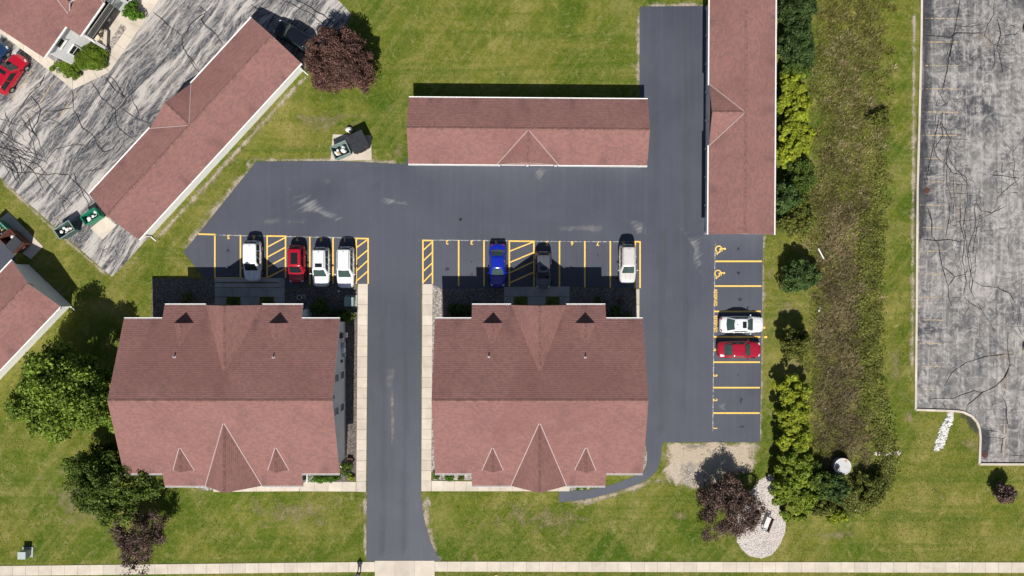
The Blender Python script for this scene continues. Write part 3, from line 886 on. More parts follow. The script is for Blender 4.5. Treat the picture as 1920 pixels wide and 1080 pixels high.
for a, b in (((66, 124), (18, 195)), ((104, 147), (56, 222)), ((146, 168), (96, 244))):
    soft_strip('faded_line', [a, ((a[0] + b[0]) / 2, (a[1] + b[1]) / 2), b], 0.2, M['old_yellow_soft'], 0.0215, old_lot, 0.1)

# tarred and open cracks in the old lots
def crack(pts, w, parent, z=0.0222, wig=0.16, name='crack'):
    line = [P(*p) for p in pts]
    dense = []
    for a, b in zip(line[:-1], line[1:]):
        k = max(1, int((b - a).length / 0.45))
        for j in range(k): dense.append(a.lerp(b, j / k))
    dense.append(line[-1])
    m = len(dense)
    dr = 0.0
    vs, fs = [], []
    for i, p in enumerate(dense):
        d = (dense[min(i + 1, m - 1)] - dense[max(i - 1, 0)]).normalized()
        nn = Vector((-d.y, d.x, 0))
        dr = dr * 0.75 + random.uniform(-wig, wig) * .7
        ww = w * random.uniform(0.55, 1.25) * (0.4 if i in (0, m - 1) else 1) / 2
        q = p + nn * dr
        vs += [(q.x - nn.x * ww, q.y - nn.y * ww, z), (q.x + nn.x * ww, q.y + nn.y * ww, z)]
    for i in range(m - 1): fs.append((2 * i, 2 * i + 2, 2 * i + 3, 2 * i + 1))
    return MB().add(vs, fs).obj(name, M['tar'], parent)
C1 = lambda pts: [(x / 3.6, y / 3.6) for x, y in pts]
for pts, w in (([(490, 610), (505, 740), (560, 860), (640, 930), (700, 1030), (760, 1000)], .10), ([(615, 555), (670, 650), (780, 740), (785, 840), (830, 895), (920, 955)], .10), ([(710, 510), (840, 650), (850, 665)], .13), ([(730, 505), (780, 560), (850, 660)], .09),
               ([(800, 725), (930, 800), (1018, 852)], .10), ([(890, 640), (920, 720), (940, 800)], .09), ([(310, 505), (280, 590), (210, 640), (160, 720), (110, 790), (60, 860)], .11), ([(210, 640), (270, 700), (280, 750), (260, 830), (195, 915)], .10),
               ([(280, 750), (390, 752), (500, 735)], .11), ([(1030, 85), (1120, 150), (1240, 240), (1235, 300), (1290, 400), (1350, 485)], .10), ([(1240, 240), (1300, 150), (1390, 90), (1440, 40)], .10), ([(1235, 290), (1180, 300), (1150, 350)], .07),
               ([(640, 930), (700, 860), (770, 770), (850, 665), (1000, 520), (1120, 380)], .10), ([(340, 1050), (380, 1010), (470, 980), (580, 975)], .10), ([(620, 935), (560, 1000), (520, 1075)], .10), ([(1360, 120), (1390, 180), (1440, 220)], .08)):
    crack(C1(pts), w, old_lot)
C2 = lambda pts: [(350 + x / 3.6, y / 3.6) for x, y in pts]
for pts, w in (([(80, 40), (130, 80), (100, 130), (200, 240), (250, 310)], .09), ([(430, 30), (500, 70), (560, 40), (600, -20)], .09), ([(0, 360), (50, 420), (90, 490)], .09), ([(640, 0), (760, 60), (840, 100), (920, 170)], .10), ([(700, -20), (820, 40), (940, 120), (1010, 170)], .12), ([(840, 60), (860, 10), (880, -30)], .08)):
    crack(C2(pts), w, old_lot)
C3 = lambda pts: [(x / 3.6, 270 + y / 3.6) for x, y in pts]
for pts, w in (([(0, 130), (110, 190), (260, 200), (380, 200), (470, 200), (500, 250), (560, 300), (620, 400)], .10), ([(490, 190), (520, 280), (580, 380), (600, 440)], .10), ([(440, 470), (415, 400), (470, 320), (520, 310), (560, 350)], .09), ([(260, 200), (320, 250), (400, 340), (490, 410)], .08),
               ([(560, 190), (640, 170), (700, 150)], .07), ([(660, 0), (700, 60), (750, 40), (740, 90), (670, 140)], .08), ([(430, 380), (500, 410)], .06), ([(670, 790), (700, 720), (770, 700), (790, 760), (740, 800), (690, 790)], .06), ([(660, 690), (720, 740), (760, 760)], .05)):
    crack(C3(pts), w, old_lot)
# the crazed strip along the lower left edge of the old lot
rs = random.Random(3)
for k in range(46):
    x, y = rs.uniform(-25, 60), rs.uniform(205, 300)
    a = math.radians(rs.uniform(30, 62))
    pts = [(x, y)]
    for j in range(rs.randint(3, 7)):
        a += rs.uniform(-.5, .5); a = min(max(a, .25), 1.3)
        s_ = rs.uniform(7, 15)
        x += math.cos(a) * s_; y += math.sin(a) * s_
        if y > 330 + x * 0.88 - 12: break
        pts.append((x, y))
    if len(pts) > 2: crack(pts, rs.uniform(.05, .11), old_lot, z=0.0222 + k * 1e-5)
for k in range(16):
    x, y = rs.uniform(-10, 95), rs.uniform(235, 330)
    a = math.radians(rs.uniform(-50, -10))
    pts = [(x, y)]
    for j in range(rs.randint(2, 4)):
        a += rs.uniform(-.4, .4); s_ = rs.uniform(5, 11)
        x += math.cos(a) * s_; y += math.sin(a) * s_
        pts.append((x, y))
    crack(pts, rs.uniform(.04, .08), old_lot, z=0.0228 + k * 1e-5)
D1 = lambda pts: [(1700 + x / 2.841, y / 2.841) for x, y in pts]
for pts, w in (([(283, 0), (275, 60), (260, 135), (245, 190), (235, 260), (215, 360), (190, 485)], .11), ([(95, 188), (160, 190), (235, 200), (260, 175), (410, 172)], .12), ([(260, 135), (330, 140), (410, 130)], .07), ([(245, 195), (215, 290), (230, 300), (250, 200)], .07),
               ([(290, 190), (270, 240), (250, 270)], .06), ([(190, 485), (175, 500), (190, 530), (205, 550), (175, 575), (155, 560), (170, 520)], .08), ([(160, 590), (145, 660), (165, 670), (170, 620)], .07), ([(170, 640), (150, 720), (135, 810), (115, 900), (105, 960)], .09), ([(175, 640), (205, 690), (235, 745), (210, 830), (215, 900)], .08),
               ([(235, 745), (320, 742)], .08), ([(180, 650), (195, 720), (150, 790), (160, 830), (210, 880)], .07), ([(215, 770), (225, 850), (260, 900), (320, 945), (325, 1080)], .07), ([(200, 850), (240, 920), (290, 930), (330, 990)], .07), ([(210, 900), (215, 980), (245, 1080)], .07), ([(245, 920), (250, 1000), (255, 1080)], .06),
               ([(220, 980), (320, 985)], .06), ([(225, 1030), (325, 1028)], .06), ([(445, 930), (530, 938), (600, 950), (625, 935)], .09), ([(600, 765), (560, 810), (575, 870), (570, 930), (590, 990)], .06), ([(520, 760), (560, 800)], .05), ([(590, 960), (540, 1000), (480, 1060)], .07), ([(465, 0), (465, 80), (430, 130), (410, 190), (460, 240), (470, 330), (450, 370)], .07),
               ([(480, 100), (500, 180), (480, 260), (505, 340), (510, 390)], .09), ([(510, 350), (550, 370), (570, 395)], .07), ([(470, 80), (520, 120), (600, 150)], .06), ([(500, 190), (580, 180), (610, 150)], .07), ([(490, 240), (530, 190), (600, 180)], .07)):
    crack(D1(pts), w, right_lot, 0.0223, .07)
D2 = lambda pts: [(1700 + x / 2.7, 380 + y / 2.7) for x, y in pts]
for pts, w in (([(100, 20), (125, 90), (130, 170), (160, 210), (175, 320), (240, 375), (210, 420), (195, 360), (180, 320)], .11), ([(210, 420), (215, 480), (228, 520), (200, 535)], .08), ([(80, 185), (150, 190), (210, 185), (270, 200), (290, 180)], .10), ([(215, 0), (215, 80), (200, 180)], .10), ([(235, 0), (235, 90), (210, 110)], .08),
               ([(270, 0), (268, 100), (290, 180), (285, 300), (300, 390), (285, 470)], .09), ([(300, 20), (285, 120), (300, 200), (310, 300), (330, 400), (320, 460)], .09), ([(340, 30), (345, 130), (310, 230), (330, 320), (315, 420), (345, 500)], .08), ([(370, 60), (345, 180), (330, 260)], .07), ([(240, 375), (290, 360), (310, 330)], .07),
               ([(330, 390), (380, 420), (460, 430), (520, 460), (545, 510)], .08), ([(285, 480), (220, 480)], .05), ([(290, 480), (340, 520), (380, 540)], .09), ([(240, 100), (290, 95), (350, 90), (420, 60), (500, 20)], .06), ([(350, 0), (380, 40), (430, 50), (480, 10)], .08), ([(320, 520), (270, 610)], .05), ([(350, 500), (420, 600), (440, 650)], .05),
               ([(190, 930), (230, 860), (300, 810), (400, 780), (500, 762)], .10), ([(420, 715), (420, 770)], .06), ([(440, 840), (445, 790)], .06), ([(510, 640), (510, 720), (520, 780), (525, 820), (490, 900)], .07), ([(300, 1030), (380, 960), (450, 925), (500, 880), (520, 840)], .12), ([(110, 992), (230, 995), (270, 975), (340, 955), (385, 965)], .09),
               ([(480, 975), (500, 1020), (503, 1080)], .08), ([(570, 540), (560, 620), (585, 680)], .06), ([(470, 630), (590, 630)], .05), ([(505, 770), (540, 770), (535, 745)], .10)):
    crack(D2(pts), w, right_lot, 0.0224, .07)
D3 = lambda pts: [(1720 + x / 7.715, 760 + y / 7.715) for x, y in pts]
for pts, w in (([(1280, 0), (1285, 180), (1310, 330)], .10), ([(985, 345), (1165, 345)], .14), ([(1000, 470), (1245, 475), (1280, 445)], .08), ([(1243, 480), (1235, 700)], .10), ([(1265, 720), (1543, 710)], .06), ([(600, 0), (625, 45)], .08)):
    crack(D3(pts), w, right_lot, 0.0225)

# map cracking in the right lot: a jittered net of short cracks
rs = random.Random(17)
def crack_net(poly, sp, prob, w0, w1):
    nodes = {}
    xs = [p[0] for p in poly]; ys = [p[1] for p in poly]
    nx, ny = int((max(xs) - min(xs)) / sp) + 1, int((max(ys) - min(ys)) / sp) + 1
    for i in range(nx):
        for j in range(ny):
            x, y = min(xs) + (i + .5) * sp + rs.uniform(-.38, .38) * sp, min(ys) + (j + .5) * sp + rs.uniform(-.38, .38) * sp
            if inside(poly, np.array([x]), np.array([y]))[0]: nodes[i, j] = (x, y)
    k = 0
    for (i, j), p in nodes.items():
        for d in ((1, 0), (0, 1)):
            q = nodes.get((i + d[0], j + d[1]))
            if q and rs.random() < prob * (1.25 if d == (0, 1) else .8):
                k += 1
                crack([p, q], rs.uniform(w0, w1), right_lot, 0.0222 + k * 2e-6, .05)
crack_net([(1768, 300), (1800, 296), (1832, 320), (1845, 400), (1838, 480), (1815, 570), (1800, 580), (1788, 500), (1776, 400)], 9.5, .66, .06, .12)
crack_net([(1850, 40), (1900, 30), (1920, 70), (1890, 110), (1868, 130), (1850, 80)], 10, .55, .05, .09)
crack_net([(1850, 320), (1915, 290), (1920, 360), (1870, 390)], 11, .55, .06, .10)
crack_net([(1870, 560), (1915, 560), (1915, 690), (1885, 740), (1868, 700), (1885, 640)], 12, .5, .05, .09)
crack_net([(1752, 195), (1772, 195), (1785, 270), (1772, 310), (1752, 280)], 9, .55, .06, .10)
# kerb of the right lot, in separate stones
kerb = empty('kerb'); kerb['kind'] = 'structure'; kerb['label'] = 'pale concrete kerb edging the grey cracked lot'
def kerb_run(pts, n_each):
    for (a, b), n in zip(zip(pts[:-1], pts[1:]), n_each):
        for i in range(n):
            pa, pb = P(*a).lerp(P(*b), i / n), P(*a).lerp(P(*b), (i + 1) / n)
            d = (pb - pa).normalized()
            MB().beam(pa + d * .008 + Vector((0, 0, .065)), pb - d * .008 + Vector((0, 0, .065)), 0.23 + random.uniform(-.012, .012), 0.17).obj('kerb_stone', M['concrete'], kerb)
kerb_run([(1728, -80), (1726.5, 60), (1722.8, 220), (1719.2, 350), (1717.6, 560), (1715.6, 768), (1790, 770.5), (1805, 772.5), (1821, 780), (1830.5, 790.5), (1835.3, 803), (1837, 820), (1835, 870), (2080, 870.5)],
         [2, 3, 3, 3, 4, 4, 4, 1, 1, 1, 1, 1, 2, 6])
HARD.append(px_poly([(1714, -80), (1712, 770), (1832, 776), (1832, 874), (2080, 874), (2080, -80)]))

# wheelchair ramp with a kerb by the left house
ramp = empty('kerb_ramp', P(468, 530), label='low grey concrete kerb ramp with a slot at the shaded parking bays', cat='ramp')
rc = P(468, 530)
def R(x, y): q = P(x, y); return (q.x - rc.x, q.y - rc.y)
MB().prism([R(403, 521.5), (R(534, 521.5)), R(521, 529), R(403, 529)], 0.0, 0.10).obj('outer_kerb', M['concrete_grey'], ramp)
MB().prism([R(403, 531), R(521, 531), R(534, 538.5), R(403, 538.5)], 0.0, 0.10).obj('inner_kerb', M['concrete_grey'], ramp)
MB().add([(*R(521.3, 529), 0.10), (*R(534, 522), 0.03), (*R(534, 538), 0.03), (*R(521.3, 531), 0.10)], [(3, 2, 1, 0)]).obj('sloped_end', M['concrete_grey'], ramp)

# dumpster pads
for pts, lab in (([(624, 252), (696, 254), (697, 300), (620, 301)], 'tan concrete pad under the two dumpsters by the lawn'), ([(198, 405), (219, 422), (193, 449), (170, 428)], 'cream concrete pad at the garage end'), ([(16, 398), (81, 462), (58, 486), (-20, 425)], 'cream concrete pad behind the brown dumpster')):
    o = sheet('concrete_pad', pts, M['concrete'], 0.045); tag(o, lab)

# ------------------------------------------------------------------ buildings
COURSE = 0.19
def slope(name, eL, eR, tR, tL, parent, mat='shingle', step=0.024, uoff=0.0):
    """a shingled roof plane in overlapping courses, eave eL-eR up to tL-tR"""
    eL, eR, tR, tL = map(Vector, (eL, eR, tR, tL))
    up_len = max((tL - eL).length, (tR - eR).length)
    along = (eR - eL) if (eR - eL).length > 1e-3 else (tR - tL)
    u = along.normalized()
    cand = [((tL - eL) - u * (tL - eL).dot(u)), ((tR - eR) - u * (tR - eR).dot(u))]
    vdir = max(cand, key=lambda c: c.length)
    vlen = vdir.length
    vdir = vdir.normalized()
    nrm = u.cross(vdir).normalized()
    if nrm.z < 0: nrm = -nrm
    n = max(2, int(round(vlen / COURSE)))
    mb = MB()
    o0 = eL
    for i in range(n):
        t0, t1 = i / n, (i + 1) / n
        a, b = eL.lerp(tL, t0), eR.lerp(tR, t0)
        d, c = eL.lerp(tL, t1), eR.lerp(tR, t1)
        a2, b2 = a + nrm * step, b + nrm * step
        uv = lambda p: ((p - o0).dot(u) + uoff, (p - o0).dot(vdir) + COURSE * .5 * 0)
        row = (i + 0.5) * COURSE
        uvs = [(uv(a)[0], i * COURSE + .02), (uv(b)[0], i * COURSE + .02), (uv(c)[0], (i + 1) * COURSE - .005), (uv(d)[0], (i + 1) * COURSE - .005)]
        flip = (b2 - a2).cross(d - a2).dot(nrm) < 0
        if (b - a).length < 1e-4: flip = (c - a2).cross(d - a2).dot(nrm) < 0
        f1 = (3, 2, 1, 0) if flip else (0, 1, 2, 3)
        mb.add([a2, b2, c, d], [f1], uvs)
        mb.add([a, b, b2, a2], [(3, 2, 1, 0) if flip else (0, 1, 2, 3)], [(q[0], q[1]) for q in uvs[:2]] + [uvs[1], uvs[0]])
    return mb.obj(name, M[mat], parent)

def ridge_cap(a, b, sidedir, drop, parent, w=0.16, name='ridge_cap'):
    a, b = Vector(a), Vector(b)
    L = (b - a).length
    n = max(2, int(L / 0.3))
    d = (b - a) / n
    s = Vector(sidedir).normalized() * w
    dn = Vector((0, 0, -drop * w))
    mb = MB()
    for i in range(n):
        p, q = a + d * i, a + d * (i + 1.0)
        h0, h1 = Vector((0, 0, 0.045)), Vector((0, 0, 0.028))
        vs = [p - s + dn + h0, p + h0, p + s + dn + h0, q - s + dn + h1, q + h1, q + s + dn + h1, p - s + dn, p + s + dn]
        mb.add(vs, [(0, 1, 4, 3), (1, 2, 5, 4), (6, 0, 3), (2, 7, 5), (6, 7, 2, 1, 0)], [(i * .31, 0)] * 8)
    return mb.obj(name, M['cap'], parent)

def gutter(a, b, out, parent, w=0.15, h=0.12):
    """open U gutter along an eave"""
    a, b, o = Vector(a), Vector(b), Vector(out)
    z = Vector((0, 0, 1))
    prof = [(0.0, 0.0), (0.0, -h), (w, -h), (w, 0.02), (w - .025, 0.02), (w - .025, -h * .45), (.02, -h * .45), (.02, 0.0)]
    vs = [a + o * x + z * y for x, y in prof] + [b + o * x + z * y for x, y in prof]
    n = len(prof)
    fs = [(i, (i + 1) % n, n + (i + 1) % n, n + i) for i in range(n)] + [tuple(range(n)), tuple(range(2 * n - 1, n - 1, -1))]
    g = MB().add(vs, fs).obj('gutter', M['white'], parent)
    return g

def strip(name, a, b, w, h, mat, parent, lift=0.0, up=(0, 0, 1)):
    a, b = Vector(a) + Vector((0, 0, lift)), Vector(b) + Vector((0, 0, lift))
    return MB().beam(a, b, w, h, up).obj(name, M[mat], parent)

def window(parent, c, nrm, w, h, dark=True):
    """c: centre on the wall, nrm: outward unit vector (horizontal)"""
    c = Vector(c); nr = Vector(nrm); t = Vector((-nr.y, nr.x, 0)); z = Vector((0, 0, 1))
    mb = MB()
    f = 0.09
    for s in (-1, 1):
        mb.beam(c + t * s * (w / 2) - z * (h / 2 + f / 2) + nr * .02, c + t * s * (w / 2) + z * (h / 2 + f / 2) + nr * .02, f, .1, nr)
        mb.beam(c - t * (w / 2 - f / 2) + z * s * (h / 2) + nr * .02, c + t * (w / 2 - f / 2) + z * s * (h / 2) + nr * .02, f, .098, nr)
    mb.beam(c - t * (w / 2 - f / 2) + nr * .02, c + t * (w / 2 - f / 2) + nr * .02, .05, .06, nr)
    o = mb.obj('window', M['white'], parent)
    for s in (-1, 1):
        pc = c + z * s * h / 4 + nr * (.028 if s > 0 else .015)
        MB().beam(pc - t * (w / 2 - f / 2), pc + t * (w / 2 - f / 2), h / 2 - f / 2 - .02, .012, nr).obj('pane', M['glass'], o)
    MB().beam(c - t * (w / 2 + .1) - z * (h / 2 + .11) + nr * .05, c + t * (w / 2 + .1) - z * (h / 2 + .11) + nr * .05, .14, .05, z).obj('sill', M['white'], o)
    return o

def gable_dormer(root, x, half, yf, ya, zb, zr, sgn, flash, face_mat, name='dormer_roof'):
    """two small roof planes whose ridge runs along y, front at yf, meeting the main slope at ya"""
    ridge_f, ridge_a = (x, yf, zr), (x, ya, zr)
    for s in (-1, 1):
        cn = (x + s * half, yf, zb)
        slope(name, cn, cn, ridge_a, ridge_f, root, uoff=3.1 + s)
    ridge_cap(ridge_f, ridge_a, (1, 0, 0), (zr - zb) / half, root)
    inn = 0.25 * (1 if ya > yf else -1)
    k = .93
    yw = yf + inn
    MB().add([(x - half * k, yw, zb - .12), (x + half * k, yw, zb - .12), (x, yw, zb + (zr - zb) * k)], [(0, 1, 2)]).obj('gable_face', M[face_mat], root)
    for s in (-1, 1):
        strip('rake_board', (x + s * (half - .03), yf + inn * .2, zb - .13), (x, yf + inn * .2, zr - .13), 0.05, 0.16, 'white', root)
        if flash:
            strip('valley_flashing', (x + s * (half + .05), yf, zb), (x + s * .05, ya + inn * .3, zr), 0.085, 0.05, 'flash', root, 0.035)

M['rail_grey'] = flat('rail_grey', (0.30, 0.29, 0.28), .6, .3, .1)
M['dark_deck'] = flat('dark_deck', (0.030, 0.028, 0.027), .8, .2, .2)
def house(name, label, cx, cy, rz, hw, pw, gh, dx, wall='siding'):
    """one two storey house: ridge along local x, front = -y; hw half length, pw half width of the projections, gh half width of the central gable"""
    root = empty(name, (cx, cy, 0), rz, label, 'house')
    D, ze, zr = 7.77, 5.0, 7.8
    k = (zr - ze) / D
    DP = 9.15; zp = ze - (DP - D) * k
    wx, wy = hw - 0.65, D - 0.45
    # walls
    prof = [(-wy, 0), (wy, 0), (wy, ze + .06), (0, zr - .12), (-wy, ze + .06)]
    vs = [(-wx, y, z) for y, z in prof] + [(wx, y, z) for y, z in prof]
    MB().add(vs, [(4, 3, 2, 1, 0), (5, 6, 7, 8, 9), (0, 1, 6, 5), (1, 2, 7, 6), (4, 9, 8, 3)[::-1][::-1], (0, 5, 9, 4)]).obj('wall', M[wall], root)
    MB().box((0, 0, 0.18), (2 * wx + .06, 2 * wy + .06, 0.36)).obj('foundation', M['concrete_grey'], root)
    MB().box((0, wy + .62, 2.2), (2 * pw - .9, 1.24, 4.4)).obj('back_bay_wall', M['siding'], root)
    MB().box((0, -(wy + .62), 2.2), (2 * gh - .5, 1.24, 4.4)).obj('front_bay_wall', M['siding_white'], root)
    # roof planes
    for s in (-1, 1):
        if s < 0: slope('roof_slope', (-hw, -D, ze), (hw, -D, ze), (hw, 0, zr), (-hw, 0, zr), root); slope('roof_skirt', (-pw, -DP, zp), (pw, -DP, zp), (pw, -D, ze), (-pw, -D, ze), root)
        else: slope('roof_slope', (hw, D, ze), (-hw, D, ze), (-hw, 0, zr), (hw, 0, zr), root, uoff=1.7); slope('roof_skirt', (pw, DP, zp), (-pw, DP, zp), (-pw, D, ze), (pw, D, ze), root, uoff=.7)
        for e in (-1, 1):
            gutter((e * hw, s * D, ze - .01), (e * (pw + .02), s * D, ze - .01), (0, s, 0), root)
            gutter((e * pw, s * DP, zp - .01), (e * (gh + .02), s * DP, zp - .01), (0, s, 0), root)
            strip('rake_board', (e * (hw - .04), s * D, ze - .11), (e * (hw - .04), 0, zr - .11), 0.05, 0.2, 'white', root)
            strip('rake_board', (e * (pw - .04), s * DP, zp - .11), (e * (pw - .04), s * D, ze - .11), 0.05, 0.2, 'white', root)
            # downspout
            MB().box((e * (wx + .06), s * (wy - .1), ze / 2), (.09, .09, ze - .1)).obj('downspout', M['white'], root)
    ridge_cap((-hw, 0, zr), (hw, 0, zr), (0, 1, 0), k, root)
    # central gables and small dormers
    zg = 6.93; yg = (zr - zg) / k
    zd = 6.0; yd = (zr - zd) / k; yb = D - .39; zb = zr - yb * k
    for s in (-1, 1):
        gable_dormer(root, 0, gh, s * DP, s * yg, zp, zg, s, s < 0, 'siding_white' if s < 0 else 'siding', 'gable_roof')
        for e in (-1, 1):
            gable_dormer(root, e * dx, 1.02, s * yb, s * yd, zb, zd, s, s < 0, 'siding_white', 'dormer_roof')
    # plumbing vents
    for x, y in ((-dx - .35, 4.1), (dx - .1, 4.05)):
        z = zr - y * k
        o = MB().cyl((x, y), .07, z - .05, z + .32, 10).obj('vent_pipe', M['trim_grey'], root)
        MB().cyl((x, y), .15, z - .02, z + .06, 10, .09).obj('vent_collar', M['white'], o)
    # windows on gable ends
    for e in (-1, 1):
        for y in (-1.7, 1.7):
            for z in (1.5, 4.0):
                window(root, (e * (wx + .005), y, z), (e, 0, 0), 0.85, 1.35)
        MB().box((e * (wx + .05), -.05, 5.2), (.12, .34, .5)).obj('gable_vent', M['dark'], root)
    for s in (-1, 1):
        for e in (-1, 1):
            for z in (1.4, 4.0):
                window(root, (e * (pw + hw) / 2 * .985, s * (wy + .005), z), (0, s, 0), 1.0, 1.3)
    for x in (-.9, .9):
        for z in (1.4, 3.6): window(root, (x, -(wy + 1.245), z), (0, -1, 0), 0.9, 1.2)
    # front balconies with railings
    for e in (-1, 1):
        x0, x1 = e * (gh - .25), e * (pw - .3)
        xm, w = (x0 + x1) / 2, abs(x1 - x0)
        MB().box((xm, -(wy + .90), 2.62), (w, 1.80, .16)).obj('balcony_floor', M['dark_deck'], root)
        MB().box((xm, -(wy + .03), 3.7), (w * .5, .06, 1.95)).obj('patio_door', M['glass'], root)
        MB().box((xm, -(wy + .03), 1.15), (w * .5, .06, 2.0)).obj('patio_door', M['glass'], root)
        mb = MB()
        yr = -(wy + 1.76)
        mb.box((xm, yr, 3.66), (w, .07, .06)); mb.box((xm, yr, 2.8), (w, .05, .05))
        n = int(w / .14)
        for i in range(n + 1):
            mb.box((min(x0, x1) + w * i / n, yr, 3.22), (.04, .04, .82))
        mb.obj('railing', M['rail_grey'], root)
        for xx in (x1, ):
            MB().box((xx, yr, 2.15), (.14, .14, 4.3)).obj('post', M['white'], root)
        MB().beam((x1 + e * .12, -wy, 2.55), (x1 + e * .12, -(wy + 2.1), 2.55), .12, .16).obj('beam', M['white'], root)
        MB().box((x1 + e * .12, -(wy + 2.05), 1.23), (.12, .12, 2.46)).obj('post', M['white'], root)
    # entrance door on the back bay
    for x in (-1.1, 1.1):
        d = MB().box((x, wy + 1.27, 1.05), (.95, .06, 2.1)).obj('door', M['white'], root)
        MB().box((x + .36, wy + 1.32, 1.0), (.06, .05, .06)).obj('handle', M['dark'], d)
    return root

HL = house('apartment_house', 'left of the two red-brown roofed houses flanking the driveway, beside the large green tree', -28.15, -10.88, 0, 10.85, 7.0, 2.83, 4.75)
HR = house('apartment_house', 'red-brown roofed house right of the driveway with asphalt along its right side', 2.70, -10.88, 0, 10.45, 6.75, 2.78, 4.63)
HC = house('apartment_house', 'white-walled house with balcony and patio cut by the upper left corner', -47.2, 36.5, math.radians(55), 10.85, 7.0, 2.83, 4.75, 'siding_white')
# electric meters and pipes on the visible gable of the left house
wx = 10.2
for y, z, s, mt in ((5.9, 2.2, (.22, .55, .6), 'rust_box'), (5.9, 1.4, (.5, .5, .5), 'white'), (4.9, 1.6, (.3, .45, .8), 'blue_box'), (4.3, 1.5, (.28, .5, .7), 'white'), (3.75, 1.2, (.25, .35, .6), 'blue_box'), (3.2, 1.9, (.12, .3, .35), 'dark')):
    if mt == 'rust_box' and mt not in M: M[mt] = flat('brown_box_paint', (0.10, 0.035, 0.028), .6)
    if mt == 'blue_box' and mt not in M: M[mt] = flat('blue_grey_box', (0.34, 0.40, 0.47), .5)
    MB().box((wx + s[0] / 2 + .02, y, z), s).obj('meter_box', M[mt], HL)

def garage(name, label, cx, cy, rz, hl, hd, gable=True, doors=8, wall_mat='siding_white', end_mat='siding', roof='shingle'):
    """long low garage: ridge along local x, doors on -y"""
    root = empty(name, (cx, cy, 0), rz, label, 'garage')
    ze = 2.5; k = 0.36; zr = ze + hd * k
    wx, wy = hl - .28, hd - .40
    zw = ze + .1
    # walls, one per side so that ends differ from the long sides
    MB().add([(-wx, wy, 0), (wx, wy, 0), (wx, wy, zw), (-wx, wy, zw)], [(1, 0, 3, 2)]).obj('back_wall', M[wall_mat], root)
    MB().add([(-wx, -wy, 0), (wx, -wy, 0), (wx, -wy, zw), (-wx, -wy, zw)], [(0, 1, 2, 3)]).obj('front_wall', M[wall_mat], root)
    for e in (-1, 1):
        vs = [(e * wx, -wy, 0), (e * wx, wy, 0), (e * wx, wy, zw), (e * wx, 0, zr - .06), (e * wx, -wy, zw)]
        MB().add(vs, [(0, 1, 2, 3, 4) if e > 0 else (4, 3, 2, 1, 0)]).obj('gable_wall', M[end_mat], root)
        MB().box((e * (wx + .03), 0, 3.05), (.06, .42, .3)).obj('gable_vent', M['dark'], root)
    slope('roof_slope', (-hl, -hd, ze), (hl, -hd, ze), (hl, 0, zr), (-hl, 0, zr), root)
    slope('roof_slope', (hl, hd, ze), (-hl, hd, ze), (-hl, 0, zr), (hl, 0, zr), root, uoff=2.3)
    ridge_cap((-hl, 0, zr), (hl, 0, zr), (0, 1, 0), k, root)
    gutter((-hl, hd, ze - .01), (hl, hd, ze - .01), (0, 1, 0), root)
    gh = 3.15 if gable else 0.0
    for a, b in (((-hl), -gh), (gh, hl)):
        gutter((a, -hd, ze - .01), (b, -hd, ze - .01), (0, -1, 0), root)
    for e in (-1, 1):
        for s in (-1, 1):
            strip('rake_board', (e * (hl - .035), s * hd, ze - .09), (e * (hl - .035), 0, zr - .09), 0.04, 0.17, 'white', root)
        MB().box((e * (wx - .1), hd - .33, 1.2), (.09, .09, 2.35)).obj('downspout', M['white'], root)
        MB().beam((e * (wx - .1), hd - .33, .12), (e * (wx - .1), hd + .35, .05), .09, .09).obj('downspout', M['white'], root)
    if gable:
        zg = zr - .07
        gable_dormer(root, 0, gh, -hd, -(zr - zg) / k, ze, zg, -1, True, 'siding', 'gable_roof')
    # sliding garage doors between white posts
    w = 2 * wx / doors
    for i in range(doors):
        x = -wx + w * (i + .5)
        d = MB().box((x, -wy - .025, 1.12), (w - .5, .05, 2.2)).obj('garage_door', M['white'], root)
        for j in range(4):
            MB().box((x, -wy - .06, .30 + j * .55), (w - .56, .03, .50)).obj('door_panel', M['white'], d)
    for i in range(doors + 1):
        x = -wx + w * i + (.1 if i == 0 else (-.1 if i == doors else 0))
        MB().box((x, -wy - .07, 1.2), (.26, .14, 2.4)).obj('door_post', M['white'], root)
    return root
garage('garage_block', 'long garage with small roof gable above the lawn-side parking, doors facing the lot', 1.67, 16.28, math.radians(-0.45), 12.45, 3.44)
garage('garage_block', 'long garage standing upright beside the hedge right of the lot', 23.95, 18.0, math.radians(-90.35), 12.45, 3.42)
garage('garage_block', 'diagonal long garage between the streaked old asphalt and the lawn', -33.0, 16.6, math.radians(47.4 + 180), 12.5, 3.5)
garage('garage_block', 'garage with grey gable end cut by the left edge of the picture', -58.1, -8.5, math.radians(46.4 + 180), 12.4, 3.47, end_mat='siding')

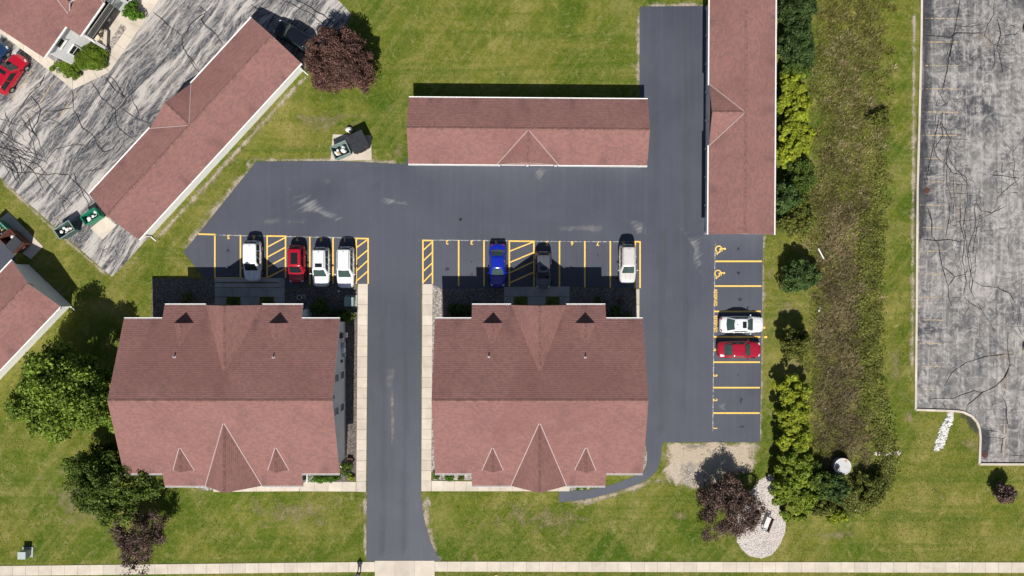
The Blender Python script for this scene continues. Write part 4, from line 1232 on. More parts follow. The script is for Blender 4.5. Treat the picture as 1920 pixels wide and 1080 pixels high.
# ------------------------------------------------------------------ trees and shrubs
def crown_leaves(center, R, Rz, nclump, per, leaf, clump_r, lobes=None, low=-0.35, tight=0.55, up=0.35, seed=0, jitter=0.55, lump=0.18):
    rng = np.random.default_rng(seed)
    d = unit(rng.normal(size=(nclump * 4, 3)))
    d = d[d[:, 2] > low][:nclump]
    n = len(d)
    # uneven outline: low frequency bumps over direction
    ph = rng.uniform(0, 6.28, 6)
    th = np.arctan2(d[:, 1], d[:, 0])
    bump = 1 + lump * (np.sin(2 * th + ph[0]) * .5 + np.sin(3 * th + ph[1]) * .6 + np.sin(5 * th + ph[2]) * .45 + np.sin(4 * d[:, 2] * 2 + ph[3]) * .4)
    rr = (rng.uniform(0.30, 1.0, n) ** 0.45) * bump
    c = np.array(center) + d * rr[:, None] * np.array([R[0], R[1], Rz])
    cr = clump_r * rng.uniform(0.6, 1.35, n)
    ld = unit(rng.normal(size=(n * per, 3)) + np.array([0, 0, 0.25]))
    ci = np.repeat(np.arange(n), per)
    rad = rng.uniform(tight, 1.0, n * per) * cr[ci]
    pos = c[ci] + ld * rad[:, None] * np.array([1, 1, 0.8])
    nr = unit(ld * (1 - up) + np.array([0, 0, up]) + rng.normal(size=ld.shape) * jitter)
    keep = pos[:, 2] > 0.05
    pos, nr = pos[keep], nr[keep]
    sz = leaf * rng.uniform(0.6, 1.35, len(pos))
    return pos, nr, sz, c

def tree(name, label, cat, px, py, z, Rx, Ry, Rz, nclump, per, leaf, clump_r, mat, seed, trunk=0.16, group=None, low=-0.35, tight=0.55, up=0.35, jitter=.55, lump=.18, crown_name='crown'):
    c = P(px, py, z)
    root = empty(name, (c.x, c.y, 0), 0, label, cat, group)
    pos, nr, sz, cl = crown_leaves((0, 0, z), (Rx, Ry), Rz, nclump, per, leaf, clump_r, low=low, tight=tight, up=up, seed=seed, jitter=jitter, lump=lump)
    global RNG
    me = tri_mesh(crown_name, leaf_verts(pos, nr, sz), 4, M[mat])
    link(crown_name, me, root)
    rs = random.Random(seed)
    if trunk > 0:
        mb = MB()
        h = z - Rz * .45
        mb.tube([(0, 0, -.1), (.03, .02, h * .4), (-.04, .05, h), (0, 0, z + Rz * .3)], [trunk * 1.35, trunk, trunk * .8, trunk * .25], 9)
        mb.obj('trunk', M['bark'], root, True)
        for i in rs.sample(range(len(cl)), min(14, len(cl))):
            e = Vector(cl[i]); s = Vector((0, 0, rs.uniform(h * .55, h)))
            m = s.lerp(e, .5) + Vector((0, 0, -.12 * (e - s).length))
            MB().tube([s, m, e], [trunk * .45, trunk * .28, .02], 6).obj('branch', M['bark'], root, True)
    return root

tree('leafy_tree', 'large bright green tree overlapping the left house roof edge', 'tree', 128, 738, 5.2, 4.5, 4.45, 3.4, 260, 190, 0.155, 0.85, 'leaf_green', 21, 0.22, lump=.2, tight=.4)
tree('leafy_tree', 'darker green tree at the lower left corner of the left house', 'tree', 214, 904, 3.6, 4.0, 3.7, 2.7, 200, 170, 0.13, 0.72, 'leaf_deep', 5, 0.17, lump=.22, tight=.3, jitter=.8)
tree('purple_tree', 'dusky purple leaved tree beside the sidewalk, lower left', 'tree', 262, 1006, 2.4, 2.9, 2.7, 2.0, 110, 170, 0.085, 0.62, 'leaf_dusk', 8, 0.10, lump=.32, tight=.05, jitter=.95)
tree('purple_tree', 'round reddish purple tree at the end of the diagonal garage', 'tree', 637, 114, 2.7, 3.3, 3.3, 2.2, 230, 230, 0.095, 0.60, 'leaf_purple', 14, 0.15, lump=.13, tight=.3, jitter=.75)
tree('purple_tree', 'dark purple tree shading the stone bed beside the bench', 'tree', 1366, 952, 1.9, 2.8, 3.3, 1.5, 200, 150, 0.085, 0.65, 'leaf_dusk', 31, 0.12, lump=.28, tight=.05, jitter=.95)
tree('small_tree', 'small dark round tree alone on the lower right lawn', 'tree', 1884, 925, 1.15, .85, .85, .95, 40, 90, 0.12, 0.35, 'leaf_dusk', 40, 0.07)

def shrub(label, px, py, z, Rx, Ry, Rz, mat, seed, n=60, per=110, leaf=.12, cr=.42, cat='shrub', name='shrub', group=None, **kw):
    return tree(name, label, cat, px, py, z, Rx, Ry, Rz, n, per, leaf, cr, mat, seed, 0.05, group, low=-.25, crown_name='foliage', **kw)
GH = 'hedge row beside the ditch'
shrub('dark evergreen shrub at the top of the hedge row', 1494, 12, 1.5, 1.75, 2.9, 1.5, 'leaf_spruce', 51, 130, 150, .10, .42, group=GH, tight=.7, lump=.10, name='evergreen_shrub')
shrub('dark evergreen shrub second from the top of the hedge row', 1493, 88, 1.5, 1.75, 2.9, 1.5, 'leaf_spruce', 52, 130, 150, .10, .42, group=GH, tight=.7, lump=.10, name='evergreen_shrub')
shrub('narrow dark evergreen shrub just above the yellow-green hedge', 1494, 128, 1.3, 1.5, 1.4, 1.3, 'leaf_deep', 53, 60, 140, .10, .36, group=GH, tight=.7, lump=.10, name='evergreen_shrub')
lk = dict(group=GH, tight=.72, lump=.22, up=.5, jitter=.4, name='lime_shrub')
shrub('yellow-green shrub, topmost of the four beside the right garage', 1487, 165, 1.3, 1.46, 1.61, 1.2, 'leaf_lime', 54, 46, 90, .15, .36, **lk)
shrub('yellow-green shrub, second from the top beside the right garage', 1487, 205, 1.35, 1.78, 1.75, 1.25, 'leaf_lime', 55, 50, 90, .15, .36, **lk)
shrub('yellow-green shrub, third from the top beside the right garage', 1489, 248, 1.35, 1.84, 1.75, 1.3, 'leaf_lime', 56, 52, 90, .15, .36, **lk)
shrub('yellow-green shrub, lowest of the four beside the right garage', 1480, 285, 1.35, 1.97, 1.61, 1.2, 'leaf_lime', 57, 50, 90, .15, .36, **lk)
shrub('dark olive shrub below the yellow-green hedge', 1498, 332, 1.4, 1.61, 1.80, 1.4, 'leaf_deep', 58, 70, 130, .11, .42, group=GH)
shrub('blue-green shrub touching the right garage eave', 1474, 372, 1.7, 1.35, 1.56, 1.4, 'leaf_blue', 59, 60, 120, .12, .4, group=GH)
shrub('olive green shrub at the lower corner of the right garage', 1492, 408, 1.3, 2.08, 2.04, 1.35, 'leaf_olive', 60, 85, 130, .11, .42, group=GH)
shrub('round deep green shrub with a long shadow, above the white sedan', 1499, 515, 1.3, 1.95, 1.75, 1.5, 'leaf_blue', 61, 95, 130, .11, .4, lump=.1, group=GH)
shrub('olive round shrub beside the white and red sedans', 1489, 645, 1.5, 1.55, 1.7, 1.7, 'leaf_olive', 62, 90, 130, .11, .38, lump=.1, group=GH, tight=.4)
shrub('yellow-green shrub, topmost of the lower hedge', 1484, 732, 1.3, 1.72, 1.61, 1.2, 'leaf_lime', 63, 46, 90, .15, .34, **lk)
shrub('yellow-green shrub, second of the lower hedge', 1485, 778, 1.4, 1.78, 1.75, 1.3, 'leaf_lime', 64, 50, 90, .15, .34, **lk)
shrub('yellow-green shrub, third of the lower hedge', 1487, 824, 1.4, 1.84, 1.88, 1.3, 'leaf_lime', 65, 52, 90, .15, .34, **lk)
M['leaf_mid'] = mat_leaf('leaf_mid_green', (0.070, 0.120, 0.010), (0.170, 0.235, 0.018), (0.300, 0.350, 0.038))
shrub('bright green shrub beside the stone bed, upper of three', 1486, 868, 1.5, 1.98, 1.80, 1.4, 'leaf_mid', 66, 62, 95, .15, .38, **lk)
shrub('bright green shrub beside the stone bed, middle of three', 1489, 908, 1.5, 2.08, 1.80, 1.4, 'leaf_mid', 67, 64, 95, .15, .38, **lk)
shrub('bright green shrub beside the stone bed, lowest of three', 1489, 944, 1.4, 1.98, 1.56, 1.3, 'leaf_mid', 68, 58, 95, .15, .38, **lk)
shrub('leafy deep green shrub below the round white lid', 1560, 912, 1.2, 1.7, 1.4, 1.2, 'leaf_blue', 69, 60, 100, .12, .4, tight=.3)
shrub('dark leafy shrub between the hedge and the round lid', 1532, 900, 1.1, 1.3, 1.9, 1.1, 'leaf_deep', 70, 60, 100, .12, .4, tight=.3)
shrub('leafy olive thicket left of the pale rubble', 1545, 948, .8, 1.5, 1.0, .8, 'leaf_olive', 71, 45, 90, .11, .35, tight=.3)
shrub('leafy olive thicket right of the pale rubble', 1632, 915, .8, 1.7, 1.8, .8, 'leaf_olive', 72, 65, 90, .11, .36, tight=.3)
shrub('small yellow-green shrub at the bottom tip of the ditch', 1562, 968, .5, 1.3, .75, .5, 'leaf_lime', 73, 24, 80, .12, .3, tight=.3)
shrub('dark bush in the rough grass beside the upper ditch', 1649, 222, .45, 1.1, .9, .45, 'leaf_olive', 74, 34, 70, .11, .36, tight=.1)
# shrubs by the houses
shrub('vivid green rounded yew mass in front of the corner house', 171, 108, .55, 1.75, 1.3, .55, 'yew', 80, 150, 190, .055, .30, tight=.85, lump=.12, up=.55, jitter=.3)
shrub('low green yew strip under the corner house window', 118, 126, .35, 1.25, .55, .35, 'yew', 81, 50, 150, .055, .22, tight=.85, up=.55, jitter=.3)
shrub('green yew tip at the corner of the cream footpath', 138, 137, .4, .75, .6, .4, 'yew', 82, 34, 140, .055, .22, tight=.85, up=.55, jitter=.3)
shrub('bright leafy green shrub beside the white bay at the top', 250, 22, .7, .85, .95, .7, 'leaf_vivid', 83, 30, 100, .10, .3)
shrub('dark round shrub in the shaded bed right of the left house entrance', 600, 575, .7, .85, .85, .7, 'leaf_deep', 84, 30, 110, .08, .3)
shrub('round green shrub beside the transformer box', 653, 592, .6, .62, .62, .6, 'leaf_deep', 85, 22, 110, .08, .26)
shrub('dark shrub in the shaded corner of the left house', 632, 590, .5, .6, .5, .5, 'leaf_spruce', 86, 18, 100, .08, .26)
shrub('wide dark evergreen shrub beside the right house back step', 865, 583, .8, 1.3, .75, .75, 'leaf_spruce', 87, 36, 120, .08, .32)
shrub('small shrub in the left planting square of the right house entrance', 976, 567, .35, .4, .5, .35, 'leaf_olive', 88, 14, 70, .08, .22)
shrub('small shrub in the right planting square of the right house entrance', 1036, 570, .35, .42, .42, .35, 'leaf_olive', 89, 14, 70, .08, .22)
shrub('small shrub in the left planting square of the left house entrance', 438, 569, .3, .42, .4, .3, 'leaf_deep', 90, 12, 70, .08, .22)
shrub('small shrub in the right planting square of the left house entrance', 501, 566, .3, .45, .4, .3, 'leaf_deep', 91, 12, 70, .08, .22)
shrub('leafy shrub in the shaded bed near the silver suv', 1154, 586, .5, .6, .55, .5, 'leaf_deep', 92, 18, 80, .09, .26)
shrub('small shrub beside the kerb strip of the right house', 1177, 593, .35, .4, .4, .35, 'leaf_olive', 93, 12, 70, .08, .2)
shrub('small dark shrub in the shaded gravel, right bed', 1121, 563, .3, .35, .3, .3, 'leaf_deep', 94, 10, 70, .07, .18)
shrub('small brown shrub in the shaded gravel near the kerb strip', 1165, 565, .25, .3, .28, .25, 'leaf_dusk', 95, 10, 70, .07, .16)
shrub('spiky dark green plant left in the flower bed at the right house', 818.5, 893, .25, .28, .28, .25, 'leaf_deep', 96, 9, 60, .10, .16)
shrub('spiky green plant in the middle of the flower bed', 842, 895, .25, .33, .33, .25, 'leaf_vivid', 97, 10, 60, .10, .18)
shrub('flowering plant at the right end of the flower bed', 865, 894, .25, .36, .30, .25, 'leaf_olive', 98, 10, 60, .09, .18)
shrub('small green plant beside the black footpath', 1082, 914, .22, .3, .24, .22, 'leaf_vivid', 99, 9, 60, .09, .16)
shrub('low green plant under the right house eave by the footpath', 1096, 912, .2, .32, .18, .2, 'leaf_vivid', 100, 9, 60, .09, .15)
shrub('bright green low hedge under the left house front eave', 610, 897, .35, 1.7, .35, .35, 'leaf_vivid', 101, 30, 100, .08, .25)
shrub('leafy shrub at the lower right corner of the left house', 650, 880, .5, .6, .65, .5, 'leaf_deep', 102, 20, 90, .09, .26)
shrub('yellow flowering plant at the lower right corner of the left house', 657, 896, .25, .3, .25, .25, 'leaf_lime', 103, 9, 60, .08, .15)
shrub('yellow-green plant at the left house front corner', 574, 893, .3, .35, .3, .3, 'leaf_lime', 104, 10, 60, .09, .18)
shrub('purple leaved shrub against the left house lower corner', 226, 880, 1.2, .55, .8, .9, 'leaf_purple', 105, 22, 80, .11, .3)
shrub('small plant in the shaded yard left of the entrance walk', 353, 559, .35, .5, .5, .35, 'leaf_olive', 106, 12, 60, .10, .22)
shrub('deep green undergrowth between the big tree and the left house', 205, 855, .9, 1.0, 1.2, .9, 'leaf_spruce', 107, 30, 90, .12, .36)

# ------------------------------------------------------------------ rough grass of the ditch, leafy weeds, lawn blades
def blades(name, poly, count, lmin, lmax, w, tilt, mat, label, cat, density=None, excl=()):
    xs = [p[0] for p in poly]; ys = [p[1] for p in poly]
    rng = np.random.default_rng(len(name) * 7 + count)
    m = int(count * ((max(xs) - min(xs)) * (max(ys) - min(ys))) / max(1e-3, abs(sum(poly[i][0] * poly[(i + 1) % len(poly)][1] - poly[(i + 1) % len(poly)][0] * poly[i][1] for i in range(len(poly)))) / 2))
    x = rng.uniform(min(xs), max(xs), m); y = rng.uniform(min(ys), max(ys), m)
    k = inside(poly, x, y)
    for e in excl: k &= ~inside(e, x, y)
    x, y = x[k], y[k]
    n = len(x)
    # neighbours lean the same way
    x = x + rng.normal(size=n) * .7; y = y + rng.normal(size=n) * .7
    lean = np.sin(x * .9 + y * .35) * 1.2 + np.cos(y * .7 - x * .3) * 1.3 + rng.normal(size=n) * .9
    # half of the blades stand in distinct tufts that fan out from their middle
    nt = max(1, n // 90)
    ti = rng.integers(0, nt, n); pick = rng.uniform(0, 1, n) < .55
    tcx, tcy = x[rng.integers(0, n, nt)], y[rng.integers(0, n, nt)]
    fan = rng.uniform(0, 6.28, n); fr = np.abs(rng.normal(size=n)) * .22
    x = np.where(pick, tcx[ti] + np.cos(fan) * fr, x); y = np.where(pick, tcy[ti] + np.sin(fan) * fr, y)
    lean = np.where(pick, fan, lean)
    L = rng.uniform(lmin, lmax, n) * (0.75 + .25 * np.sin(x * 1.7) * np.cos(y * 1.3))
    t = tilt * rng.uniform(.5, 1.25, n)
    dx, dy = np.cos(lean) * np.sin(t), np.sin(lean) * np.sin(t)
    dz = np.cos(t)
    base = np.stack([x, y, np.zeros(n)], 1)
    tip = base + np.stack([dx, dy, dz], 1) * L[:, None]
    side = np.stack([-np.sin(lean), np.cos(lean), np.zeros(n)], 1) * (w * rng.uniform(.6, 1.4, n) / 2)[:, None]
    mid = base + (tip - base) * .55 + np.array([0, 0, .06]) * L[:, None]
    v = np.stack([base - side * .6, mid - side, tip, mid + side], 1).reshape(-1, 3)
    o = link(name, tri_mesh(name, v, 4, M[mat]))
    tag(o, label, cat, kind='stuff')
    return o
LID = [(P(1580, 875).x + 1.15 * math.cos(t), P(1580, 875).y + 1.15 * math.sin(t)) for t in np.linspace(0, 6.28, 13)[:-1]]
SW = [(1528, -60), (1640, -60), (1652, 120), (1658, 260), (1640, 380), (1612, 420), (1608, 560), (1606, 760), (1640, 800), (1655, 850), (1640, 890), (1560, 880), (1534, 840), (1540, 600), (1538, 420), (1532, 300), (1526, 120)]
blades('dry_reeds', px_poly([(1540, 360), (1606, 380), (1610, 560), (1606, 760), (1632, 810), (1630, 880), (1550, 870), (1536, 800), (1538, 560)]), 26000, .35, .75, .045, 1.05, 'reed', 'brown dry reeds filling the lower ditch', 'reeds', excl=[LID])
blades('rough_grass', px_poly([(1528, -60), (1642, -60), (1656, 150), (1656, 260), (1640, 380), (1606, 400), (1542, 390), (1530, 250)]), 26000, .30, .65, .045, 1.05, 'reed_green', 'olive rough grass filling the upper ditch', 'grass')
blades('straw_tufts', px_poly([(1545, 60), (1640, 60), (1650, 260), (1630, 380), (1602, 420), (1604, 700), (1590, 780), (1550, 760), (1545, 420)]), 7000, .35, .7, .05, 1.1, 'straw', 'pale straw tufts scattered through the ditch', 'grass', excl=[LID])
blades('green_tufts', px_poly([(1532, 20), (1636, 20), (1650, 330), (1610, 420), (1606, 800), (1640, 850), (1545, 850), (1540, 420)]), 7000, .3, .6, .05, 1.05, 'weed', 'fresh green tufts scattered through the ditch', 'grass', excl=[LID])
blades('rough_grass', px_poly([(1518, 330), (1541, 330), (1543, 620), (1535, 780), (1530, 880), (1518, 880), (1515, 700), (1525, 520)]), 8000, .20, .45, .04, 1.0, 'weed', 'green tall grass along the hedge side of the ditch', 'grass')
def weeds(name, poly, count, leaf, zmax, mat, label, excl=()):
    xs = [p[0] for p in poly]; ys = [p[1] for p in poly]
    rng = np.random.default_rng(count)
    m = count * 3
    x = rng.uniform(min(xs), max(xs), m); y = rng.uniform(min(ys), max(ys), m)
    k = inside(poly, x, y)
    for e in excl: k &= ~inside(e, x, y)
    x, y = x[k][:count], y[k][:count]
    n = len(x)
    x = x + rng.normal(size=n) * .35; y = y + rng.normal(size=n) * .35
    h = zmax * (0.5 + .5 * np.sin(x * 2.3 + np.sin(y * 1.9)) * np.cos(y * 2.1)) * rng.uniform(.5, 1, n)
    pos = np.stack([x, y, .04 + h], 1)
    nr = unit(np.stack([np.zeros(n), np.zeros(n), np.full(n, .8)], 1) + rng.normal(size=(n, 3)) * .5)
    o = link(name, tri_mesh(name, leaf_verts(pos, nr, leaf * rng.uniform(.5, 1.4, n)), 4, M[mat]))
    return tag(o, label, 'weeds', kind='stuff')
weeds('leafy_weeds', px_poly([(1612, 420), (1640, 330), (1656, 270), (1652, 420), (1650, 700), (1668, 790), (1680, 850), (1660, 900), (1640, 810), (1608, 760), (1608, 560)]), 15000, .10, .45, 'weed', 'leafy green weeds on the lawn side of the ditch')
weeds('leafy_weeds', px_poly([(1535, 880), (1565, 890), (1600, 900), (1640, 880), (1672, 860), (1674, 890), (1640, 945), (1600, 962), (1560, 968), (1530, 955)]), 9000, .10, .5, 'weed', 'leafy weeds at the lower end of the ditch', excl=[LID])
weeds('leafy_weeds', px_poly([(1518, 325), (1536, 325), (1538, 420), (1530, 470), (1520, 450)]), 2500, .09, .4, 'reed_green', 'leafy weeds along the ditch beside the right garage hedge')

def lawn_blades(count):
    rng = np.random.default_rng(77)
    a, b = P(-20, -20), P(1940, 1100)
    x = rng.uniform(a.x, b.x, count); y = rng.uniform(b.y, a.y, count)
    k = np.ones(count, bool)
    excl = HARD + [px_poly(SW)]
    for e in excl: k &= ~inside(e, x, y)
    # thinner and thicker places
    dens = 0.55 + .45 * np.sin(x * .31 + 1.3 * np.sin(y * .23)) * np.cos(y * .27 + np.sin(x * .4))
    k &= rng.uniform(0, 1, count) < np.clip(dens + .25, .15, 1)
    x, y = x[k], y[k]
    n = len(x)
    lean = rng.uniform(0, 6.28, n)
    L = rng.uniform(.07, .17, n); t = rng.uniform(.5, 1.25, n)
    d = np.stack([np.cos(lean) * np.sin(t), np.sin(lean) * np.sin(t), np.cos(t)], 1)
    base = np.stack([x, y, np.zeros(n)], 1)
    side = np.stack([-np.sin(lean), np.cos(lean), np.zeros(n)], 1) * rng.uniform(.012, .03, n)[:, None]
    v = np.stack([base - side, base + side, base + d * L[:, None]], 1).reshape(-1, 3)
    o = link('lawn_grass', tri_mesh('lawn_grass', v, 3, M['blade']))
    tag(o, 'short mown green grass blades covering the lawns', 'grass', kind='stuff')
lawn_blades(520000)

# ------------------------------------------------------------------ cars
M['tyre'] = M['black_rubber']
M['rim'] = flat('wheel_rim', (0.42, 0.42, 0.43), .35, .5, .1, metal=.6)
M['headlamp'] = N('lamp_glass', .1, .5).color((0.55, 0.56, 0.58)).m
M['taillamp'] = N('red_lamp', .15, .5).color((0.30, 0.012, 0.012)).m
M['carglass'] = N('car_glass', .05, .6).color((0.012, 0.018, 0.020)).m
M['carglass_tint'] = N('car_glass_green', .05, .6).color((0.045, 0.075, 0.070)).m
M['plastic'] = flat('black_plastic', (0.02, 0.02, 0.021), .6, .3, .1)

def lerp(a, b, t): return a + (b - a) * t
def car(name, label, px, py, head, L, W, H, paint, kind='suv', sunroof=0, rails=False, tint=False, group=None, roofpaint=None):
    """local: length along +y (front), base on z=0"""
    g = P(px, py, 0.75)
    root = empty(name, (g.x, g.y, 0.02), math.radians(head), label, 'car', group)
    hw, hl = W / 2, L / 2
    suv = kind in ('suv', 'hatch')
    belt = H * .60
    hood = belt * (.97 if suv else .93)
    # body: stations along y: (y, half width factor, z low, z top)
    st = [(-1.0, .56, .42, belt * .72), (-.985, .72, .36, belt * .82), (-.955, .85, .30, belt * .92), (-.88, .955, .24, belt * (1.0 if suv else .97)), (-.62, 1.0, .22, belt * 1.0), (-.2, 1.0, .21, belt), (.22, 1.0, .21, belt), (.42, .995, .22, belt * .995),
          (.60, .98, .22, hood * .965), (.80, .93, .23, hood * .91), (.91, .85, .25, hood * .85), (.965, .72, .28, hood * .76), (.99, .55, .32, hood * .66), (1.0, .36, .36, hood * .58)]
    mb = MB()
    sec = 12
    for y, wf, zl, zt in st:
        w = hw * wf
        ring = [(-w * .86, zl), (-w * .985, zl + .16), (-w, lerp(zl, zt, .55)), (-w * .955, zt - .09), (-w * .84, zt - .015), (-w * .42, zt + .022), (0, zt + .032), (w * .42, zt + .022), (w * .84, zt - .015), (w * .955, zt - .09), (w, lerp(zl, zt, .55)), (w * .985, zl + .16), (w * .86, zl)]
        mb.v += [(x, y * hl, z) for x, z in ring]; mb.uv += [(0, 0)] * len(ring)
    m = 13
    for i in range(len(st) - 1):
        for k in range(m - 1):
            mb.f.append((i * m + k, i * m + k + 1, (i + 1) * m + k + 1, (i + 1) * m + k)[::-1])
        mb.f.append((i * m + m - 1, i * m, (i + 1) * m, (i + 1) * m + m - 1)[::-1])
    mb.f.append(tuple(range(m))); mb.f.append(tuple((len(st) - 1) * m + k for k in range(m - 1, -1, -1)))
    body = mb.obj('body', M[paint], root, True)
    # cabin: rings from belt to roof
    yb0, yb1 = (-.92 if kind == 'suv' else (-.90 if kind == 'hatch' else -.70)) * hl, .44 * hl
    yt0, yt1 = (-.80 if kind == 'suv' else (-.74 if kind == 'hatch' else -.36)) * hl, .12 * hl
    wb, wt = hw * .90, hw * (.74 if suv else .70)
    cab = MB()
    levels = [(0, belt - .02), (.5, lerp(belt, H, .55)), (.88, H - .075), (1.0, H - .02)]
    def outline(t, z, shrink=0.0):
        y0, y1 = lerp(yb0, yt0, t) + shrink, lerp(yb1, yt1, t) - shrink
        w = lerp(wb, wt, t ** .9) - shrink
        r = .16
        pts = []
        for sx, sy, yy in ((1, 1, y1), (-1, 1, y1), (-1, -1, y0), (1, -1, y0)):
            quad = {(1, 1): (0, 1, 2), (-1, 1): (2, 3, 4), (-1, -1): (4, 5, 6), (1, -1): (6, 7, 8)}[(sx, sy)]
            for q in quad:
                a = q * math.pi / 4
                pts.append((sx * (w - r) + r * math.cos(a), yy - sy * r + r * math.sin(a) + (.10 * (1 - abs(sx * (w - r) + r * math.cos(a)) / w) * sy), z))
        return pts
    rings = [outline(t, z) for t, z in levels] + [outline(1.0, H - .002, .07), outline(1.0, H + .012, .28)]
    k = len(rings[0])
    for r in rings: cab.v += r; cab.uv += [(0, 0)] * k
    for i in range(len(rings) - 1):
        for j in range(k): cab.f.append((i * k + j, i * k + (j + 1) % k, (i + 1) * k + (j + 1) % k, (i + 1) * k + j))
    cab.f.append(tuple((len(rings) - 1) * k + j for j in range(k)))
    roofm = M[roofpaint or paint]
    cabin = cab.obj('cabin', roofm, root, True)
    # glass panels, slightly proud of the cabin skin
    def zcab(t):
        for (t0, z0), (t1, z1) in zip(levels[:-1], levels[1:]):
            if t <= t1: return lerp(z0, z1, (t - t0) / (t1 - t0))
        return H
    gm = M['carglass_tint' if tint else 'carglass']
    def front_back(sgn, nm):
        yb, yt = (yb1, yt1) if sgn > 0 else (yb0, yt0)
        a0, a1 = (.06, .93) if sgn > 0 else (.30 if suv else .08, .93)
        n, mm = 9, 8
        g = MB(); 
        for j in range(mm):
            t = lerp(a0, a1, j / (mm - 1))
            z = zcab(t)
            y = lerp(yb, yt, t)
            wf_ = lerp(wb, wt, t ** .9); w = wf_ - .15
            for i in range(n):
                s = lerp(-1, 1, i / (n - 1))
                g.v.append((s * w, y + sgn * (.10 * (1 - abs(s) * w / wf_) + .022), z + .022)); g.uv.append((0, 0))
        for j in range(mm - 1):
            for i in range(n - 1):
                q = (j * n + i, j * n + i + 1, (j + 1) * n + i + 1, (j + 1) * n + i)
                g.f.append(q if sgn < 0 else q[::-1])
        return g.obj(nm, gm, root, True)
    front_back(1, 'windshield'); front_back(-1, 'rear_window')
    for s in (-1, 1):
        spans = [(.03, .46), (.50, .92)] if kind != 'suv' else [(.02, .30), (.34, .62), (.66, .94)]
        for f0, f1 in spans:
            vs = []
            for t, ff in ((.08, (f0, f1)), (.5, (f0, f1)), (.86, (f0, f1))):
                y0, y1 = lerp(yb0 + .16, yt0 + .10, t), lerp(yb1 - .18, yt1 - .06, t)
                w = lerp(wb, wt, t ** .9) + .012
                for f in ff: vs.append((s * w, lerp(y0, y1, f), zcab(t)))
            q = [(0, 1, 3, 2), (2, 3, 5, 4)]
            if s < 0: q = [f[::-1] for f in q]
            MB().add(vs, q).obj('side_window', gm, root)
        # mirror
        MB().box((s * (hw + .09), yb1 - .20, belt + .06), (.20, .11, .14), 0, .8).obj('mirror', M[paint], root)
        # lamps
        mbh = MB().box((s * hw * .66, hl * .890, hood * .80), (.28, .26, .10), s * -.6, .85); mbh.obj('headlight', M['headlamp'], root)
        MB().box((s * hw * .70, -hl * .935, belt * .86), (.26, .12, .18), s * .55, .9).obj('taillight', M['taillamp'], root)
        # door lines
        for f in (.30, -.12):
            MB().box((s * (hw * 1.001), hl * f, belt * .58), (.012, .018, belt * .62)).obj('door_seam', M['plastic'], body)
        for f in (.06, -.36):
            MB().box((s * (hw * .985), hl * f, belt * .80), (.05, .17, .035)).obj('door_handle', M[paint], body)
    for sy in (.62, -.60):
        for s in (-1, 1):
            rr = .34
            n = 20
            w = MB()
            vs = []
            for xx, r in ((hw - .20, rr * .9), (hw - .18, rr), (hw + .005, rr), (hw + .02, rr * .90), (hw + .005, rr * .66)):
                for i in range(n):
                    a = 2 * math.pi * i / n
                    vs.append((s * xx, sy * hl + r * math.cos(a), rr + r * math.sin(a)))
            fs = [(j * n + i, j * n + (i + 1) % n, (j + 1) * n + (i + 1) % n, (j + 1) * n + i) for j in range(4) for i in range(n)]
            wheel = w.add(vs, fs).obj('wheel', M['tyre'], root, True)
            rim = MB()
            rv = [(s * (hw + .006), sy * hl, rr)] + [(s * (hw - .02 + (.03 if i % 4 < 2 else 0)), sy * hl + rr * .66 * math.cos(2 * math.pi * i / n), rr + rr * .66 * math.sin(2 * math.pi * i / n)) for i in range(n)]
            rim.add(rv, [(0, 1 + i, 1 + (i + 1) % n) for i in range(n)]).obj('rim', M['rim'], wheel)
            # dark arch
            arc = MB()
            av = []
            for r in (rr + .01, rr + .065):
                for i in range(13):
                    a = math.pi * i / 12
                    av.append((s * (hw * 1.004 + .004), sy * hl + r * math.cos(a), rr + r * math.sin(a)))
            arc.add(av, [(i, i + 1, 14 + i, 13 + i) for i in range(12)]).obj('wheel_arch', M['plastic'], body)
    MB().box((0, hl * .985, .40), (W * .50, .06, .16), 0, .9).obj('grille', M['plastic'], body)
    MB().box((0, -hl * .985, .42), (W * .66, .07, .14), 0, .95).obj('rear_bumper', M['plastic'], body)
    for s in (-1, 1):
        MB().beam((s * hw * .34, hl * .50, hood * .995 + .028), (s * hw * .24, hl * .84, hood * .90 + .020), .014, .012).obj('hood_crease', M['plastic'], body)
    MB().box((0, yb1 + .03, belt + .020), (wb * 1.5, .10, .03)).obj('wiper_cowl', M['plastic'], body)
    if sunroof:
        y = lerp(yt0, yt1, .80 if sunroof == 1 else .55)
        MB().box((0, y, H + .012), (wt * 1.12, .42 if sunroof == 1 else 1.25, .025), 0, .96).obj('sunroof', M['carglass'], root)
    if rails:
        for s in (-1, 1):
            MB().beam((s * wt * .86, yt0 + .15, H + .035), (s * wt * .86, yt1 - .05, H + .035), .04, .045).obj('roof_rail', M['rim'] if rails == 1 else M['plastic'], root)
        for j in range(4):
            MB().box((lerp(-.5, .5, j / 3) * wt, (yt0 + yt1) / 2, H + .006), (.03, (yt1 - yt0) * .74, .02)).obj('roof_rib', roofm, root)
    MB().box((0, yt0 + .16, H + .05), (.04, .12, .07), 0, .5).obj('antenna', M['plastic'], root)
    return root

